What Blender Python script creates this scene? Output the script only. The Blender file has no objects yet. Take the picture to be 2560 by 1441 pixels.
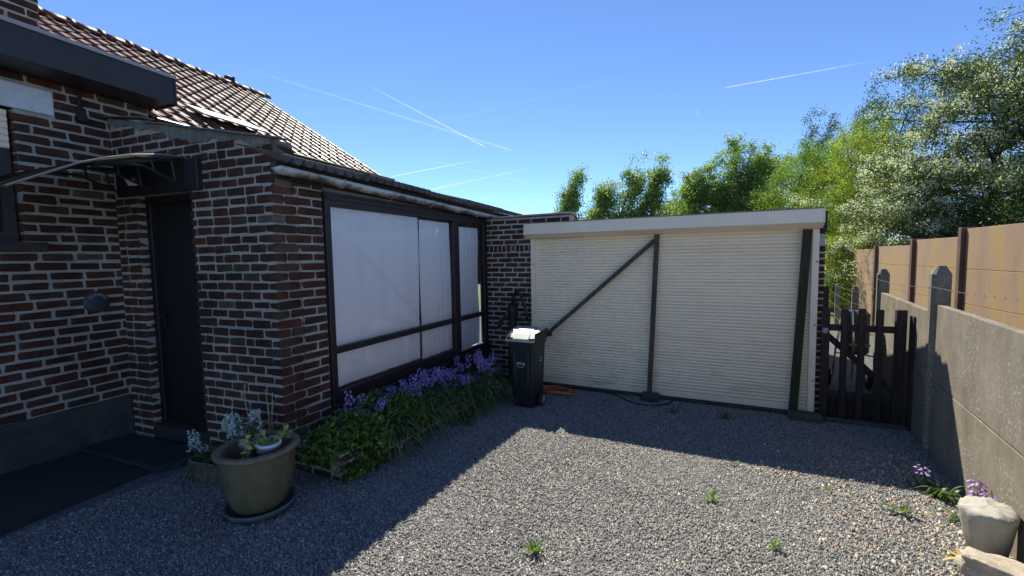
import bpy, bmesh, math, random
import numpy as np
from math import radians, sin, cos, pi, atan2, hypot
from mathutils import Matrix, Vector
scn = bpy.context.scene
COL = scn.collection
rnd = random.Random(7)
rng = np.random.default_rng(11)

# ------------------------------------------------------------------ camera, sky, sun, exposure
cam = bpy.data.cameras.new('camera'); camo = bpy.data.objects.new('camera', cam); COL.objects.link(camo)
cam.sensor_width = 36.0; cam.lens = 15.05; cam.clip_start = 0.02; cam.clip_end = 20000
yaw, pitch, roll = radians(25.4), radians(4.057), radians(0.974)
fw = Vector((-sin(yaw)*cos(pitch), cos(yaw)*cos(pitch), -sin(pitch)))
rt = Vector((cos(yaw), sin(yaw), 0)); up = rt.cross(fw)
R_ = rt*cos(roll) - up*sin(roll); T_ = up*cos(roll) + rt*sin(roll)
camo.matrix_world = Matrix(((R_.x, T_.x, -fw.x, 2.9406), (R_.y, T_.y, -fw.y, -5.3387), (R_.z, T_.z, -fw.z, 1.7236), (0, 0, 0, 1)))
scn.camera = camo
SUN = Vector((-0.49, 0.66, 1.0)).normalized()
elev = math.asin(SUN.z)
w = bpy.data.worlds.new('World'); scn.world = w; w.use_nodes = True
nt = w.node_tree; nt.nodes.clear()
sky = nt.nodes.new('ShaderNodeTexSky'); sky.sky_type = 'NISHITA'; sky.sun_disc = False
sky.sun_elevation = elev; sky.sun_rotation = atan2(SUN.x, SUN.y)
sky.air_density = 0.54; sky.dust_density = 0.0; sky.ozone_density = 7.0; sky.altitude = 0
bg = nt.nodes.new('ShaderNodeBackground'); bg.inputs[1].default_value = 0.15
out = nt.nodes.new('ShaderNodeOutputWorld')
nt.links.new(sky.outputs[0], bg.inputs[0]); nt.links.new(bg.outputs[0], out.inputs[0])
sl = bpy.data.lights.new('sun', 'SUN'); sl.energy = 5.0; sl.angle = radians(0.53); sl.color = (1.0, 0.94, 0.82)
so = bpy.data.objects.new('sun', sl); COL.objects.link(so)
so.rotation_euler = SUN.to_track_quat('Z', 'Y').to_euler(); so.location = (0, 0, 30)
vs = scn.view_settings; scn.display_settings.display_device = 'sRGB'
vs.view_transform = 'Standard'; vs.look = 'None'; vs.gamma = 1; vs.exposure = 0.74; vs.use_curve_mapping = False
scn.render.resolution_x = 1024; scn.render.resolution_y = 576
scn.cycles.transparent_max_bounces = 16

# ------------------------------------------------------------------ materials
MATS = {}
class NT:
    def __init__(s, name):
        s.m = bpy.data.materials.new(name); s.m.use_nodes = True; s.t = s.m.node_tree
        s.b = s.t.nodes['Principled BSDF']; s.o = s.t.nodes['Material Output']
    def n(s, typ, **kw):
        x = s.t.nodes.new('ShaderNode'+typ)
        for k, v in kw.items():
            if k.startswith('i_'): x.inputs[k[2:].replace('_', ' ')].default_value = v
            elif k[0] == 'I': x.inputs[int(k[1:])].default_value = v
            else: setattr(x, k, v)
        return x
    def l(s, a, b): s.t.links.new(a, b)
    def ramp(s, fac, stops, interp='LINEAR'):
        r = s.n('ValToRGB'); r.color_ramp.interpolation = interp
        e = r.color_ramp.elements
        while len(e) < len(stops): e.new(0.5)
        for i, (p, c) in enumerate(stops):
            e[i].position = p; e[i].color = (*c, 1) if len(c) == 3 else c
        s.l(fac, r.inputs[0]); return r.outputs[0]
    def mix(s, fac, a, b, typ='MIX'):
        x = s.n('MixRGB', blend_type=typ)
        for i, q in enumerate((fac, a, b)):
            if hasattr(q, 'is_linked'): s.l(q, x.inputs[i])
            elif isinstance(q, (int, float)): x.inputs[i].default_value = q
            else: x.inputs[i].default_value = (*q, 1)
        return x.outputs[0]
    def noise(s, scale, detail=4, rough=0.6, coord='Object', stretch=None):
        tc = s.n('TexCoord'); o = tc.outputs[coord]
        if stretch:
            mp = s.n('Mapping'); mp.inputs['Scale'].default_value = stretch; s.l(o, mp.inputs[0]); o = mp.outputs[0]
        x = s.n('TexNoise'); x.inputs['Scale'].default_value = scale; x.inputs['Detail'].default_value = detail
        x.inputs['Roughness'].default_value = rough; s.l(o, x.inputs['Vector']); return x.outputs[0]
    def bump(s, h, strength=0.3, dist=0.01):
        x = s.n('Bump'); x.inputs['Strength'].default_value = strength; x.inputs['Distance'].default_value = dist
        s.l(h, x.inputs['Height']); s.l(x.outputs[0], s.b.inputs['Normal'])
    def done(s, col=None, rough=0.7, spec=None, metal=None):
        if col is not None:
            if hasattr(col, 'is_linked'): s.l(col, s.b.inputs['Base Color'])
            else: s.b.inputs['Base Color'].default_value = (*col, 1)
        if hasattr(rough, 'is_linked'): s.l(rough, s.b.inputs['Roughness'])
        else: s.b.inputs['Roughness'].default_value = rough
        if spec is not None: s.b.inputs['Specular IOR Level'].default_value = spec
        if metal is not None: s.b.inputs['Metallic'].default_value = metal
        return s.m
def simple(name, col, col2=None, scale=8, rough=0.7, bump=0.0, bscale=60, spec=None, metal=None, stretch=None, lo=.35, hi=.65, rough2=None):
    q = NT(name)
    c = col
    if col2: c = q.ramp(q.noise(scale, 5, .65, 'Object', stretch), [(lo, col), (hi, col2)])
    if bump: q.bump(q.noise(bscale, 4, .7, 'Object', stretch), bump, .01)
    return q.done(c, rough, spec, metal)

def stain(q, lo=.62):
    g_ = q.n('NewGeometry'); x = q.n('TexNoise'); x.inputs['Scale'].default_value = 1.7; x.inputs['Detail'].default_value = 6; x.inputs['Roughness'].default_value = .65
    q.l(g_.outputs['Position'], x.inputs['Vector']); return q.ramp(x.outputs[0], [(.32, (lo, lo, lo*1.0)), (.62, (1.08, 1.06, 1.03))])
def mk_brick(name, shift=0.0):
    q = NT(name); oi = q.n('ObjectInfo')
    base = q.ramp(oi.outputs['Random'], [(0, (.118, .058, .040)), (.2, (.135, .061, .043)), (.4, (.10, .054, .040)), (.58, (.148, .063, .043)),
        (.70, (.130, .071, .049)), (.80, (.12, .092, .062)), (.88, (.080, .050, .041)), (.97, (.17, .068, .043)), (.988, (.17, .155, .125))], 'CONSTANT')
    n1 = q.noise(38, 5, .7, 'Object'); n2 = q.noise(9, 3, .6, 'Object')
    c = q.mix(q.ramp(n2, [(.35, (0, 0, 0)), (.7, (1, 1, 1))]), base, q.mix(1, base, (.55, .5, .5), 'MULTIPLY'))
    c = q.mix(q.ramp(n1, [(.30, (.55, .55, .55)), (.7, (1.25, 1.2, 1.2))]), (0, 0, 0), c, 'MIX') if False else q.mix(1, c, q.ramp(n1, [(.3, (.6, .6, .6)), (.72, (1.3, 1.25, 1.2))]), 'MULTIPLY')
    tc = q.n('TexCoord'); ad = q.n('VectorMath', operation='ADD'); q.l(tc.outputs['Object'], ad.inputs[0])
    cm = q.n('CombineXYZ'); ml = q.n('Math', operation='MULTIPLY'); ml.inputs[1].default_value = 37; q.l(oi.outputs['Random'], ml.inputs[0])
    q.l(ml.outputs[0], cm.inputs[0]); q.l(ml.outputs[0], cm.inputs[2]); q.l(cm.outputs[0], ad.inputs[1])
    sm = q.n('TexNoise'); sm.inputs['Scale'].default_value = 14; sm.inputs['Detail'].default_value = 6; sm.inputs['Roughness'].default_value = .75; q.l(ad.outputs[0], sm.inputs['Vector'])
    c = q.mix(q.ramp(sm.outputs[0], [(.62, (0, 0, 0)), (.72, (.75, .75, .75))]), c, (.30, .27, .23))
    c = q.mix(1, c, stain(q), 'MULTIPLY')
    q.bump(q.noise(70, 5, .7, 'Object'), .7, .006)
    return q.done(c, .92, .2)
BRICK = mk_brick('brick')
def mk_mortar(name, c1, c2):
    q = NT(name)
    c = q.ramp(q.noise(7, 6, .7), [(.3, c1), (.7, c2)])
    c = q.mix(1, c, stain(q, .75), 'MULTIPLY'); c = q.mix(q.ramp(q.noise(26, 5, .8), [(.55, (0, 0, 0)), (.75, (.6, .6, .6))]), c, (.12, .10, .09))
    q.bump(q.noise(55, 6, .75), .9, .012)
    return q.done(c, .95, .15)
MORTAR = mk_mortar('lime mortar', (.38, .35, .30), (.56, .52, .455))
CEMENT = mk_mortar('cement render', (.16, .155, .14), (.33, .31, .28))
PLINTH = mk_mortar('dark plinth render', (.055, .055, .055), (.10, .098, .092))
def mk_tile():
    q = NT('glazed brown tile'); oi = q.n('ObjectInfo'); gi = q.n('NewGeometry')
    a = q.n('Math', operation='ADD'); q.l(oi.outputs['Random'], a.inputs[0]); q.l(gi.outputs['Random Per Island'], a.inputs[1])
    f = q.n('Math', operation='FRACT'); q.l(a.outputs[0], f.inputs[0])
    c = q.ramp(f.outputs[0], [(0, (.11, .047, .034)), (.5, (.15, .062, .043)), (1, (.085, .04, .032))])
    c = q.mix(q.ramp(q.noise(20, 5, .7), [(.45, (0, 0, 0)), (.8, (.5, .5, .5))]), c, (.16, .12, .09))
    q.bump(q.noise(30, 3, .6), .25, .01)
    return q.done(c, q.ramp(q.noise(25, 3), [(.3, (.38, .38, .38)), (.7, (.66, .66, .66))]), .11)
TILE = mk_tile()
DARKPAINT = simple('dark brown painted wood', (.016, .011, .012), (.026, .018, .018), 12, .45, .15, 40, stretch=(1, 1, .15))
BLACKWOOD = simple('black stained door wood', (.006, .005, .006), (.012, .010, .011), 14, .5, .3, 30, stretch=(8, 8, .4))
FASCIA = simple('dark brown eave board', (.024, .017, .015), (.033, .024, .021), 3, .45)
WEATHERED = simple('weathered grey brown timber', (.045, .033, .026), (.115, .09, .072), 9, .85, .6, 25, stretch=(6, 6, .5))
GREENWOOD = simple('mossy dark timber', (.020, .018, .012), (.045, .045, .018), 6, .9, .6, 25, stretch=(5, 5, .5))
FENCEWOOD = simple('dark stained picket wood', (.022, .014, .011), (.05, .034, .026), 8, .8, .5, 25, stretch=(5, 5, .4))
WHITEPAINT = simple('white painted lintel', (.62, .64, .66), (.74, .75, .76), 16, .7, .3, 60)
SHUTTER = None
def mk_shutter():
    q = NT('off white shutter plastic')
    tc = q.n('TexCoord'); sp = q.n('SeparateXYZ'); q.l(tc.outputs['Object'], sp.inputs[0])
    gp = q.n('NewGeometry'); mpp = q.n('Mapping'); mpp.inputs['Scale'].default_value = (.9, 1, 2.2); q.l(gp.outputs['Position'], mpp.inputs[0])
    dn = q.n('TexNoise'); dn.inputs['Scale'].default_value = 2.2; dn.inputs['Detail'].default_value = 7; dn.inputs['Roughness'].default_value = .72; q.l(mpp.outputs[0], dn.inputs['Vector']); dirt = dn.outputs[0]
    gm = q.n('MapRange'); gm.inputs[1].default_value = 1.0; gm.inputs[2].default_value = 0.0; gm.inputs[3].default_value = 0; gm.inputs[4].default_value = .22
    gi = q.n('NewGeometry'); sp2 = q.n('SeparateXYZ'); q.l(gi.outputs['Position'], sp2.inputs[0]); q.l(sp2.outputs[2], gm.inputs[0])
    ad = q.n('Math', operation='ADD'); q.l(dirt, ad.inputs[0]); q.l(gm.outputs[0], ad.inputs[1])
    c = q.ramp(ad.outputs[0], [(.50, (.96, .79, .55)), (.70, (.89, .72, .50)), (.90, (.54, .46, .28))])
    return q.done(c, .45, .4)
SHUTTER = mk_shutter()
BOXMAT = simple('cream aluminium box', (.86, .71, .51), (.92, .77, .56), 4, .4)
GUTTER = None
def mk_gutter():
    q = NT('stained grey white gutter')
    n1 = q.noise(5, 7, .7, 'Object', (1, .8, 1))
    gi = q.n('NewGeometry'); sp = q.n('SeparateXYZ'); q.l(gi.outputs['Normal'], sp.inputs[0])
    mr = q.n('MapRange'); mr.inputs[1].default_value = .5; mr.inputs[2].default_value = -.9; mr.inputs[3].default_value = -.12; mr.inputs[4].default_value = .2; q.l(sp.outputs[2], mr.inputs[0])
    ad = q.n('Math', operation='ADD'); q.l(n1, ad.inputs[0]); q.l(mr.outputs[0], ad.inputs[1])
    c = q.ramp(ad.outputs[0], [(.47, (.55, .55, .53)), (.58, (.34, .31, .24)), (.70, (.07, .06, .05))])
    return q.done(c, .5, .4)
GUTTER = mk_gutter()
CORRU = simple('weathered fibre cement sheet', (.075, .062, .056), (.16, .135, .12), 6, .9, .6, 40)
CONCRETE = None
def mk_concrete():
    q = NT('lichen spotted concrete')
    base = q.ramp(q.noise(3.5, 7, .72, 'Object', (1, 1, .5)), [(.28, (.14, .12, .09)), (.5, (.205, .18, .138)), (.75, (.28, .25, .195))])
    sp = q.ramp(q.noise(48, 6, .85), [(.54, (0, 0, 0)), (.60, (.95, .95, .95))])
    reg = q.ramp(q.noise(2.2, 5, .7), [(.44, (.05, .05, .05)), (.60, (1, 1, 1))])
    c = q.mix(q.mix(1, sp, reg, 'MULTIPLY'), base, (.52, .50, .42))
    c = q.mix(q.ramp(q.noise(60, 4, .8), [(.58, (0, 0, 0)), (.75, (.7, .7, .7))]), c, (.07, .06, .05))
    q.bump(q.noise(60, 6, .8), .35, .01)
    return q.done(c, .95, .15)
CONCRETE = mk_concrete()
def mk_rust():
    q = NT('rust stained panel')
    n1 = q.noise(1.9, 7, .72, 'Object', (1, 1.5, .3))
    c = q.ramp(n1, [(.30, (.245, .175, .115)), (.48, (.315, .225, .145)), (.58, (.36, .245, .105)), (.75, (.275, .19, .13))])
    c = q.mix(q.ramp(q.noise(70, 4, .8), [(.5, (0, 0, 0)), (.75, (.35, .35, .35))]), c, (.22, .13, .085))
    q.bump(q.noise(90, 5, .8), .35, .006)
    return q.done(c, .9, .2)
RUST = mk_rust()
RUSTPOST = simple('shade darkened rust post', (.10, .055, .04), (.16, .085, .055), 6, .9, .3)  # shade of the posts' unlit faces painted in as a darker panel colour
def leafmat(name, cols, trans=.35, rough=.45):
    q = NT(name); gi = q.n('NewGeometry')
    st = [(i/max(1, len(cols)-1), c) for i, c in enumerate(cols)]
    c = q.ramp(gi.outputs['Random Per Island'], st)
    c = q.mix(1, c, q.ramp(q.noise(.9, 3, .6), [(.3, (.72, .78, .72)), (.7, (1.25, 1.2, 1.1))]), 'MULTIPLY')
    q.l(c, q.b.inputs['Base Color']); q.b.inputs['Roughness'].default_value = rough; q.b.inputs['Specular IOR Level'].default_value = .35
    tr = q.n('BsdfTranslucent'); q.l(q.mix(1, c, (1.25, 1.35, .6), 'MULTIPLY'), tr.inputs[0])
    mx = q.n('MixShader'); mx.inputs[0].default_value = trans
    q.l(q.b.outputs[0], mx.inputs[1]); q.l(tr.outputs[0], mx.inputs[2]); q.l(mx.outputs[0], q.o.inputs[0])
    return q.m
L_POPLAR = leafmat('poplar leaf', [(.16, .23, .085), (.23, .32, .12), (.32, .42, .18)], .58, .42)
L_GREEN = leafmat('fresh green leaf', [(.10, .17, .025), (.15, .25, .04), (.22, .33, .06)], .5)
L_YELLOW = leafmat('yellow green leaf', [(.17, .23, .025), (.26, .32, .04), (.36, .40, .07)], .5)
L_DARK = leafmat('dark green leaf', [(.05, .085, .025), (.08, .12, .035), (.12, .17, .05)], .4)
L_HAW = leafmat('hawthorn leaf', [(.045, .075, .025), (.075, .11, .035), (.11, .15, .05)], .36)
BLOSSOM = leafmat('hawthorn blossom', [(.62, .65, .55), (.72, .73, .66), (.82, .82, .77)], .38, .8)
L_SHRUB = leafmat('low shrub leaf', [(.045, .085, .018), (.07, .13, .025), (.12, .20, .03), (.17, .25, .04)], .25, .35)
L_STRAP = leafmat('strap leaf', [(.055, .10, .035), (.09, .15, .05), (.13, .20, .065)], .25, .35)
L_VARIEG = leafmat('variegated ivy leaf', [(.10, .16, .05), (.32, .33, .10), (.55, .52, .16), (.16, .22, .10)], .2, .45)
L_BRONZE = leafmat('dull bronze leaf', [(.05, .06, .035), (.09, .085, .05), (.12, .10, .07)], .2)
BLUEBELL = leafmat('bluebell petal', [(.26, .20, .66), (.36, .28, .76), (.48, .38, .82)], .35, .5)
LILAC = leafmat('lilac petal', [(.42, .25, .72), (.55, .36, .82), (.62, .48, .84)], .35, .5)
WHITEPETAL = leafmat('white petal', [(.62, .66, .72), (.75, .78, .82)], .3, .5)
STEM = simple('green stem', (.08, .12, .03), (.14, .17, .05), 20, .6)
DRYSTALK = simple('dry pale stalk', (.24, .22, .12), (.32, .29, .17), 20, .7)
BARK = simple('tree bark', (.035, .028, .022), (.085, .07, .055), 10, .95, .8, 30)
SOIL = simple('dark soil', (.018, .013, .010), (.04, .03, .022), 20, .95, .9, 50)
GREENPLASTIC = simple('dark green bin plastic', (.006, .014, .012), (.010, .021, .017), 5, .42, .08, 120)
LIDPLASTIC = simple('pale cream lid plastic', (.36, .35, .30), (.44, .43, .37), 6, .45)
BLACKPLASTIC = simple('black plastic', (.010, .010, .011), (.018, .018, .019), 6, .5)
RUBBER = simple('black rubber', (.012, .012, .012), (.022, .022, .022), 30, .8)
HUB = simple('grey hub plastic', (.25, .25, .26), None, rough=.5)
WHITEPRINT = simple('white print', (.75, .76, .76), None, rough=.6)
ORANGE = simple('orange hose rubber', (.50, .13, .045), (.58, .17, .06), 9, .45)
IRON = simple('black cast iron', (.008, .007, .007), (.028, .02, .016), 14, .6, .5, 60)
ZINC = simple('galvanised wire', (.42, .43, .44), (.30, .30, .30), 30, .45, metal=.7)
def mk_glaze():
    q = NT('olive glazed ceramic')
    n = q.noise(5, 4, .6, 'Object', (1, 1, .35))
    c = q.ramp(n, [(.3, (.070, .064, .034)), (.5, (.125, .108, .055)), (.68, (.18, .15, .082))])
    q.bump(q.noise(40, 3, .5), .06, .01)
    return q.done(c, .16, .55)
GLAZE = mk_glaze()
RIM = simple('worn brown glaze rim', (.13, .085, .05), (.24, .18, .11), 20, .4, .2, 60)
SAUCER = simple('grey plastic saucer', (.07, .075, .085), (.11, .115, .125), 10, .5)
POTBLUE = simple('pale blue grey plastic pot', (.36, .38, .46), (.45, .47, .55), 30, .7)
POTWHITE = simple('white plastic pot', (.60, .63, .70), (.70, .72, .78), 30, .5)
WICKER = simple('woven willow', (.08, .06, .04), (.19, .15, .10), 30, .8, .4, 60)
ROCK = simple('pale weathered stone', (.30, .255, .19), (.50, .44, .34), 9, .95, .9, 28)
CASTCONC = simple('smooth cast stone', (.32, .30, .25), (.42, .39, .32), 6, .85, .35, 40)
DRYLEAF = leafmat('dry yellow leaf', [(.55, .40, .14), (.62, .50, .22), (.45, .28, .10)], .3)
CURTAIN = None
def mk_curtain():
    q = NT('white curtain cloth'); c = q.ramp(q.noise(2.5, 5, .7, 'Object', (1, 3, .35)), [(.3, (.90, .90, .91)), (.7, (.96, .96, .96))])
    q.l(c, q.b.inputs['Base Color']); q.b.inputs['Roughness'].default_value = .9
    tr = q.n('BsdfTranslucent'); tr.inputs[0].default_value = (.93, .94, .96, 1)
    mx = q.n('MixShader'); mx.inputs[0].default_value = .03
    q.l(q.b.outputs[0], mx.inputs[1]); q.l(tr.outputs[0], mx.inputs[2]); q.l(mx.outputs[0], q.o.inputs[0]); return q.m
CURTAIN = mk_curtain()
def mk_glass(name, tint=(1, 1, 1), ior=1.5, extra=0.015):
    q = NT(name); q.t.nodes.remove(q.b)
    tr = q.n('BsdfTransparent'); tr.inputs[0].default_value = (*tint, 1)
    gl = q.n('BsdfGlossy'); gl.inputs['Roughness'].default_value = .015; gl.inputs[0].default_value = (1, 1, 1, 1)
    fr = q.n('Fresnel'); fr.inputs[0].default_value = ior
    ad = q.n('Math', operation='ADD'); ad.inputs[1].default_value = extra; q.l(fr.outputs[0], ad.inputs[0])
    mx = q.n('MixShader'); q.l(ad.outputs[0], mx.inputs[0]); q.l(tr.outputs[0], mx.inputs[1]); q.l(gl.outputs[0], mx.inputs[2])
    q.l(mx.outputs[0], q.o.inputs[0]); return q.m
GLASS = mk_glass('window glass')
DARKGLASS = simple('dark window glass', (.006, .007, .009), None, rough=.05, spec=.6)
def mk_poly():
    q = NT('smoked canopy sheet'); q.t.nodes.remove(q.b)
    tr = q.n('BsdfTransparent'); tr.inputs[0].default_value = (.22, .21, .19, 1)
    tl = q.n('BsdfTranslucent'); tl.inputs[0].default_value = (.55, .49, .34, 1)
    gl = q.n('BsdfGlossy'); gl.inputs['Roughness'].default_value = .2; gl.inputs[0].default_value = (.8, .8, .8, 1)
    m1 = q.n('MixShader'); m1.inputs[0].default_value = .55; q.l(tr.outputs[0], m1.inputs[1]); q.l(tl.outputs[0], m1.inputs[2])
    m2 = q.n('MixShader'); m2.inputs[0].default_value = .08; q.l(m1.outputs[0], m2.inputs[1]); q.l(gl.outputs[0], m2.inputs[2])
    q.l(m2.outputs[0], q.o.inputs[0]); return q.m
POLY = mk_poly()
LAMPFACE = simple('lamp face', (.62, .62, .55), None, rough=.3)
def mk_stone():
    q = NT('gravel stone'); gi = q.n('NewGeometry')
    c = q.ramp(gi.outputs['Random Per Island'], [(0, (.11, .115, .12)), (.3, (.20, .205, .205)), (.65, (.28, .28, .272)), (.9, (.37, .365, .35)), (1, (.50, .49, .46))])
    c = q.mix(1, c, q.ramp(q.noise(60, 3, .7), [(.3, (.80, .76, .70)), (.7, (1.25, 1.20, 1.10))]), 'MULTIPLY')
    return q.done(c, .85, .3)
STONE = mk_stone()
def mk_tanstone():
    q = NT('tan pebble'); gi = q.n('NewGeometry')
    c = q.ramp(gi.outputs['Random Per Island'], [(0, (.45, .30, .16)), (.35, (.55, .45, .30)), (.6, (.62, .57, .48)), (.8, (.40, .18, .09)), (1, (.35, .30, .22))])
    return q.done(c, .7, .3)
TANSTONE = mk_tanstone()
def mk_ground():
    q = NT('gravel ground')
    vo = q.n('TexVoronoi'); vo.inputs['Scale'].default_value = 130; tc = q.n('TexCoord'); q.l(tc.outputs['Object'], vo.inputs['Vector'])
    c = q.ramp(vo.outputs['Color'], [(0, (.07, .072, .076)), (.6, (.17, .17, .17)), (1, (.32, .31, .30))])
    vd = q.n('TexVoronoi'); vd.inputs['Scale'].default_value = 130; q.l(tc.outputs['Object'], vd.inputs['Vector'])
    q.bump(vd.outputs['Distance'], 1.0, .01)
    return q.done(c, .95, .2)
GROUND = mk_ground()
PAVING = simple('dark concrete paving', (.020, .019, .020), (.038, .036, .036), 5, .9, .5, 50, stretch=(6, 1, 1))
LAWN = simple('rough lawn', (.05, .09, .02), (.10, .15, .035), 3, .9, .9, 60)
CHROME = simple('chrome', (.85, .85, .86), None, rough=.08, metal=1.0)
BAGGREEN = simple('olive canvas', (.05, .06, .035), (.075, .085, .05), 12, .8)
def mk_trail(name, dens, seed):
    q = NT(name); q.t.nodes.remove(q.b)
    tc = q.n('TexCoord'); sp = q.n('SeparateXYZ'); q.l(tc.outputs['UV'], sp.inputs[0])
    al = q.ramp(sp.outputs[0], [(0, (0, 0, 0)), (.25, (.45, .45, .45)), (.97, (1, 1, 1)), (1, (0, 0, 0))])
    lw = q.n('LayerWeight'); lw.inputs[0].default_value = .5
    iv = q.n('Math', operation='SUBTRACT'); iv.inputs[0].default_value = 1; q.l(lw.outputs['Facing'], iv.inputs[1])
    m1 = q.n('Math', operation='MULTIPLY'); q.l(al, m1.inputs[0]); q.l(iv.outputs[0], m1.inputs[1])
    nz = q.noise(.012, 5, .7, 'Object'); m0 = q.n('Math', operation='MULTIPLY'); q.l(m1.outputs[0], m0.inputs[0]); q.l(q.ramp(nz, [(.3, (.35, .35, .35)), (.7, (1.3, 1.3, 1.3))]), m0.inputs[1])
    m2 = q.n('Math', operation='MULTIPLY'); q.l(m0.outputs[0], m2.inputs[0]); m2.inputs[1].default_value = dens
    tr = q.n('BsdfTransparent'); df = q.n('BsdfTranslucent'); df.inputs[0].default_value = (.95, .95, .97, 1)
    d2 = q.n('BsdfDiffuse'); d2.inputs[0].default_value = (.95, .95, .97, 1)
    ms = q.n('MixShader'); q.l(df.outputs[0], ms.inputs[1]); q.l(d2.outputs[0], ms.inputs[2])
    mx = q.n('MixShader'); q.l(m2.outputs[0], mx.inputs[0]); q.l(tr.outputs[0], mx.inputs[1]); q.l(ms.outputs[0], mx.inputs[2])
    q.l(mx.outputs[0], q.o.inputs[0]); return q.m

# ------------------------------------------------------------------ mesh helpers
class MB:
    def __init__(s): s.v = []; s.f = []; s.uv = None
    def add(s, v, f):
        o = len(s.v); s.v += [tuple(p) for p in v]; s.f += [tuple(i+o for i in q) for q in f]; return s
    def box(s, x0, x1, y0, y1, z0, z1, ch=0.0):
        if ch:
            b = bmesh.new(); bmesh.ops.create_cube(b, size=1)
            for q in b.verts: q.co = ((x0+x1)/2+q.co.x*(x1-x0), (y0+y1)/2+q.co.y*(y1-y0), (z0+z1)/2+q.co.z*(z1-z0))
            bmesh.ops.bevel(b, geom=b.edges[:], offset=ch, segments=1, affect='EDGES', profile=.5)
            b.verts.index_update(); v = [q.co[:] for q in b.verts]; f = [[q.index for q in p.verts] for p in b.faces]; b.free()
            return s.add(v, f)
        v = [(x, y, z) for z in (z0, z1) for y in (y0, y1) for x in (x0, x1)]
        return s.add(v, [(0, 2, 3, 1), (4, 5, 7, 6), (0, 1, 5, 4), (2, 6, 7, 3), (0, 4, 6, 2), (1, 3, 7, 5)])
    def prism(s, pts, a, b, axis='x'):
        """closed polygon pts (2D) swept along axis between a and b"""
        n = len(pts)
        def P(t, p): return {'x': (t, p[0], p[1]), 'y': (p[0], t, p[1]), 'z': (p[0], p[1], t)}[axis]
        v = [P(a, p) for p in pts]+[P(b, p) for p in pts]
        f = [tuple(range(n)), tuple(range(2*n-1, n-1, -1))]+[(i, n+i, n+(i+1) % n, (i+1) % n) for i in range(n)]
        return s.add(v, f)
    def tube(s, path, r, n=6, caps=True, flat=1.0):
        path = [Vector(p) for p in path]; rs = r if hasattr(r, '__len__') else [r]*len(path)
        v = []; prev = None
        for i, p in enumerate(path):
            t = (path[min(i+1, len(path)-1)]-path[max(i-1, 0)]).normalized()
            if prev is None: a = t.orthogonal().normalized()
            else: a = (prev-t*prev.dot(t)); a = a.normalized() if a.length > 1e-6 else t.orthogonal().normalized()
            prev = a; b = t.cross(a)
            v += [tuple(p+(a*cos(2*pi*k/n)+b*sin(2*pi*k/n)*flat)*rs[i]) for k in range(n)]
        f = [(i*n+k, i*n+(k+1) % n, (i+1)*n+(k+1) % n, (i+1)*n+k) for i in range(len(path)-1) for k in range(n)]
        if caps: f += [tuple(range(n-1, -1, -1)), tuple(range((len(path)-1)*n, len(path)*n))]
        return s.add(v, f)
    def lathe(s, prof, n=32, c=(0, 0, 0), wob=0):
        v = []; m = len(prof)
        for k in range(n):
            a = 2*pi*k/n
            for r, z in prof: v.append((c[0]+r*cos(a), c[1]+r*sin(a), c[2]+z))
        f = [(k*m+i, ((k+1) % n)*m+i, ((k+1) % n)*m+i+1, k*m+i+1) for k in range(n) for i in range(m-1)]
        return s.add(v, f)
    def beam(s, a, b, w, d, up=(0, 1, 0), ch=0.0):
        a = Vector(a); b = Vector(b); t = (b-a).normalized(); u = Vector(up); u = (u-t*u.dot(t)).normalized(); q = t.cross(u)
        v = []
        for p in (a, b):
            for i, j in ((-1, -1), (1, -1), (1, 1), (-1, 1)): v.append(tuple(p+q*(w/2*i)+u*(d/2*j)))
        return s.add(v, [(0, 1, 2, 3), (7, 6, 5, 4), (0, 4, 5, 1), (1, 5, 6, 2), (2, 6, 7, 3), (3, 7, 4, 0)])
    def mesh(s, name, smooth=False):
        me = bpy.data.meshes.new(name); me.from_pydata(s.v, [], s.f); me.validate(); 
        b = bmesh.new(); b.from_mesh(me); bmesh.ops.recalc_face_normals(b, faces=b.faces); b.to_mesh(me); b.free()
        if smooth: me.shade_smooth()
        me.update(); return me
    def obj(s, name, mat, parent=None, smooth=False, loc=None, rot=None):
        return link(name, s.mesh(name, smooth), mat, parent, loc, rot)
def link(name, me, mat, parent=None, loc=None, rot=None):
    o = bpy.data.objects.new(name, me); COL.objects.link(o)
    if mat and not me.materials: me.materials.append(mat)
    if parent: o.parent = parent
    if loc is not None: o.location = loc
    if rot is not None: o.rotation_euler = rot
    return o
def fastmesh(name, verts, quads, smooth=False, tri=False):
    """numpy arrays to a mesh (n,3) / (m,4)"""
    k = quads.shape[1]
    me = bpy.data.meshes.new(name); me.vertices.add(len(verts)); me.vertices.foreach_set('co', np.ascontiguousarray(verts, dtype=np.float32).ravel())
    m = len(quads); me.loops.add(m*k); me.polygons.add(m)
    me.loops.foreach_set('vertex_index', np.ascontiguousarray(quads, dtype=np.int32).ravel())
    me.polygons.foreach_set('loop_start', np.arange(0, m*k, k, dtype=np.int32)); me.polygons.foreach_set('loop_total', np.full(m, k, dtype=np.int32))
    me.update(calc_edges=True); 
    if smooth: me.shade_smooth()
    return me
def tag(o, label, cat, group=None):
    o['label'] = label; o['category'] = cat
    if group: o['group'] = group
    return o
def thing(name, label, cat, loc=(0, 0, 0), rotz=0, group=None):
    o = bpy.data.objects.new(name, None); COL.objects.link(o); o.location = loc; o.rotation_euler = (0, 0, rotz); o.empty_display_size = .1
    return tag(o, label, cat, group)
def struct(o): o['kind'] = 'structure'; return o
def stuff(o): o['kind'] = 'stuff'; return o
def gz(y): return -.042*max(-8.0, min(0.0, y))

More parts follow.
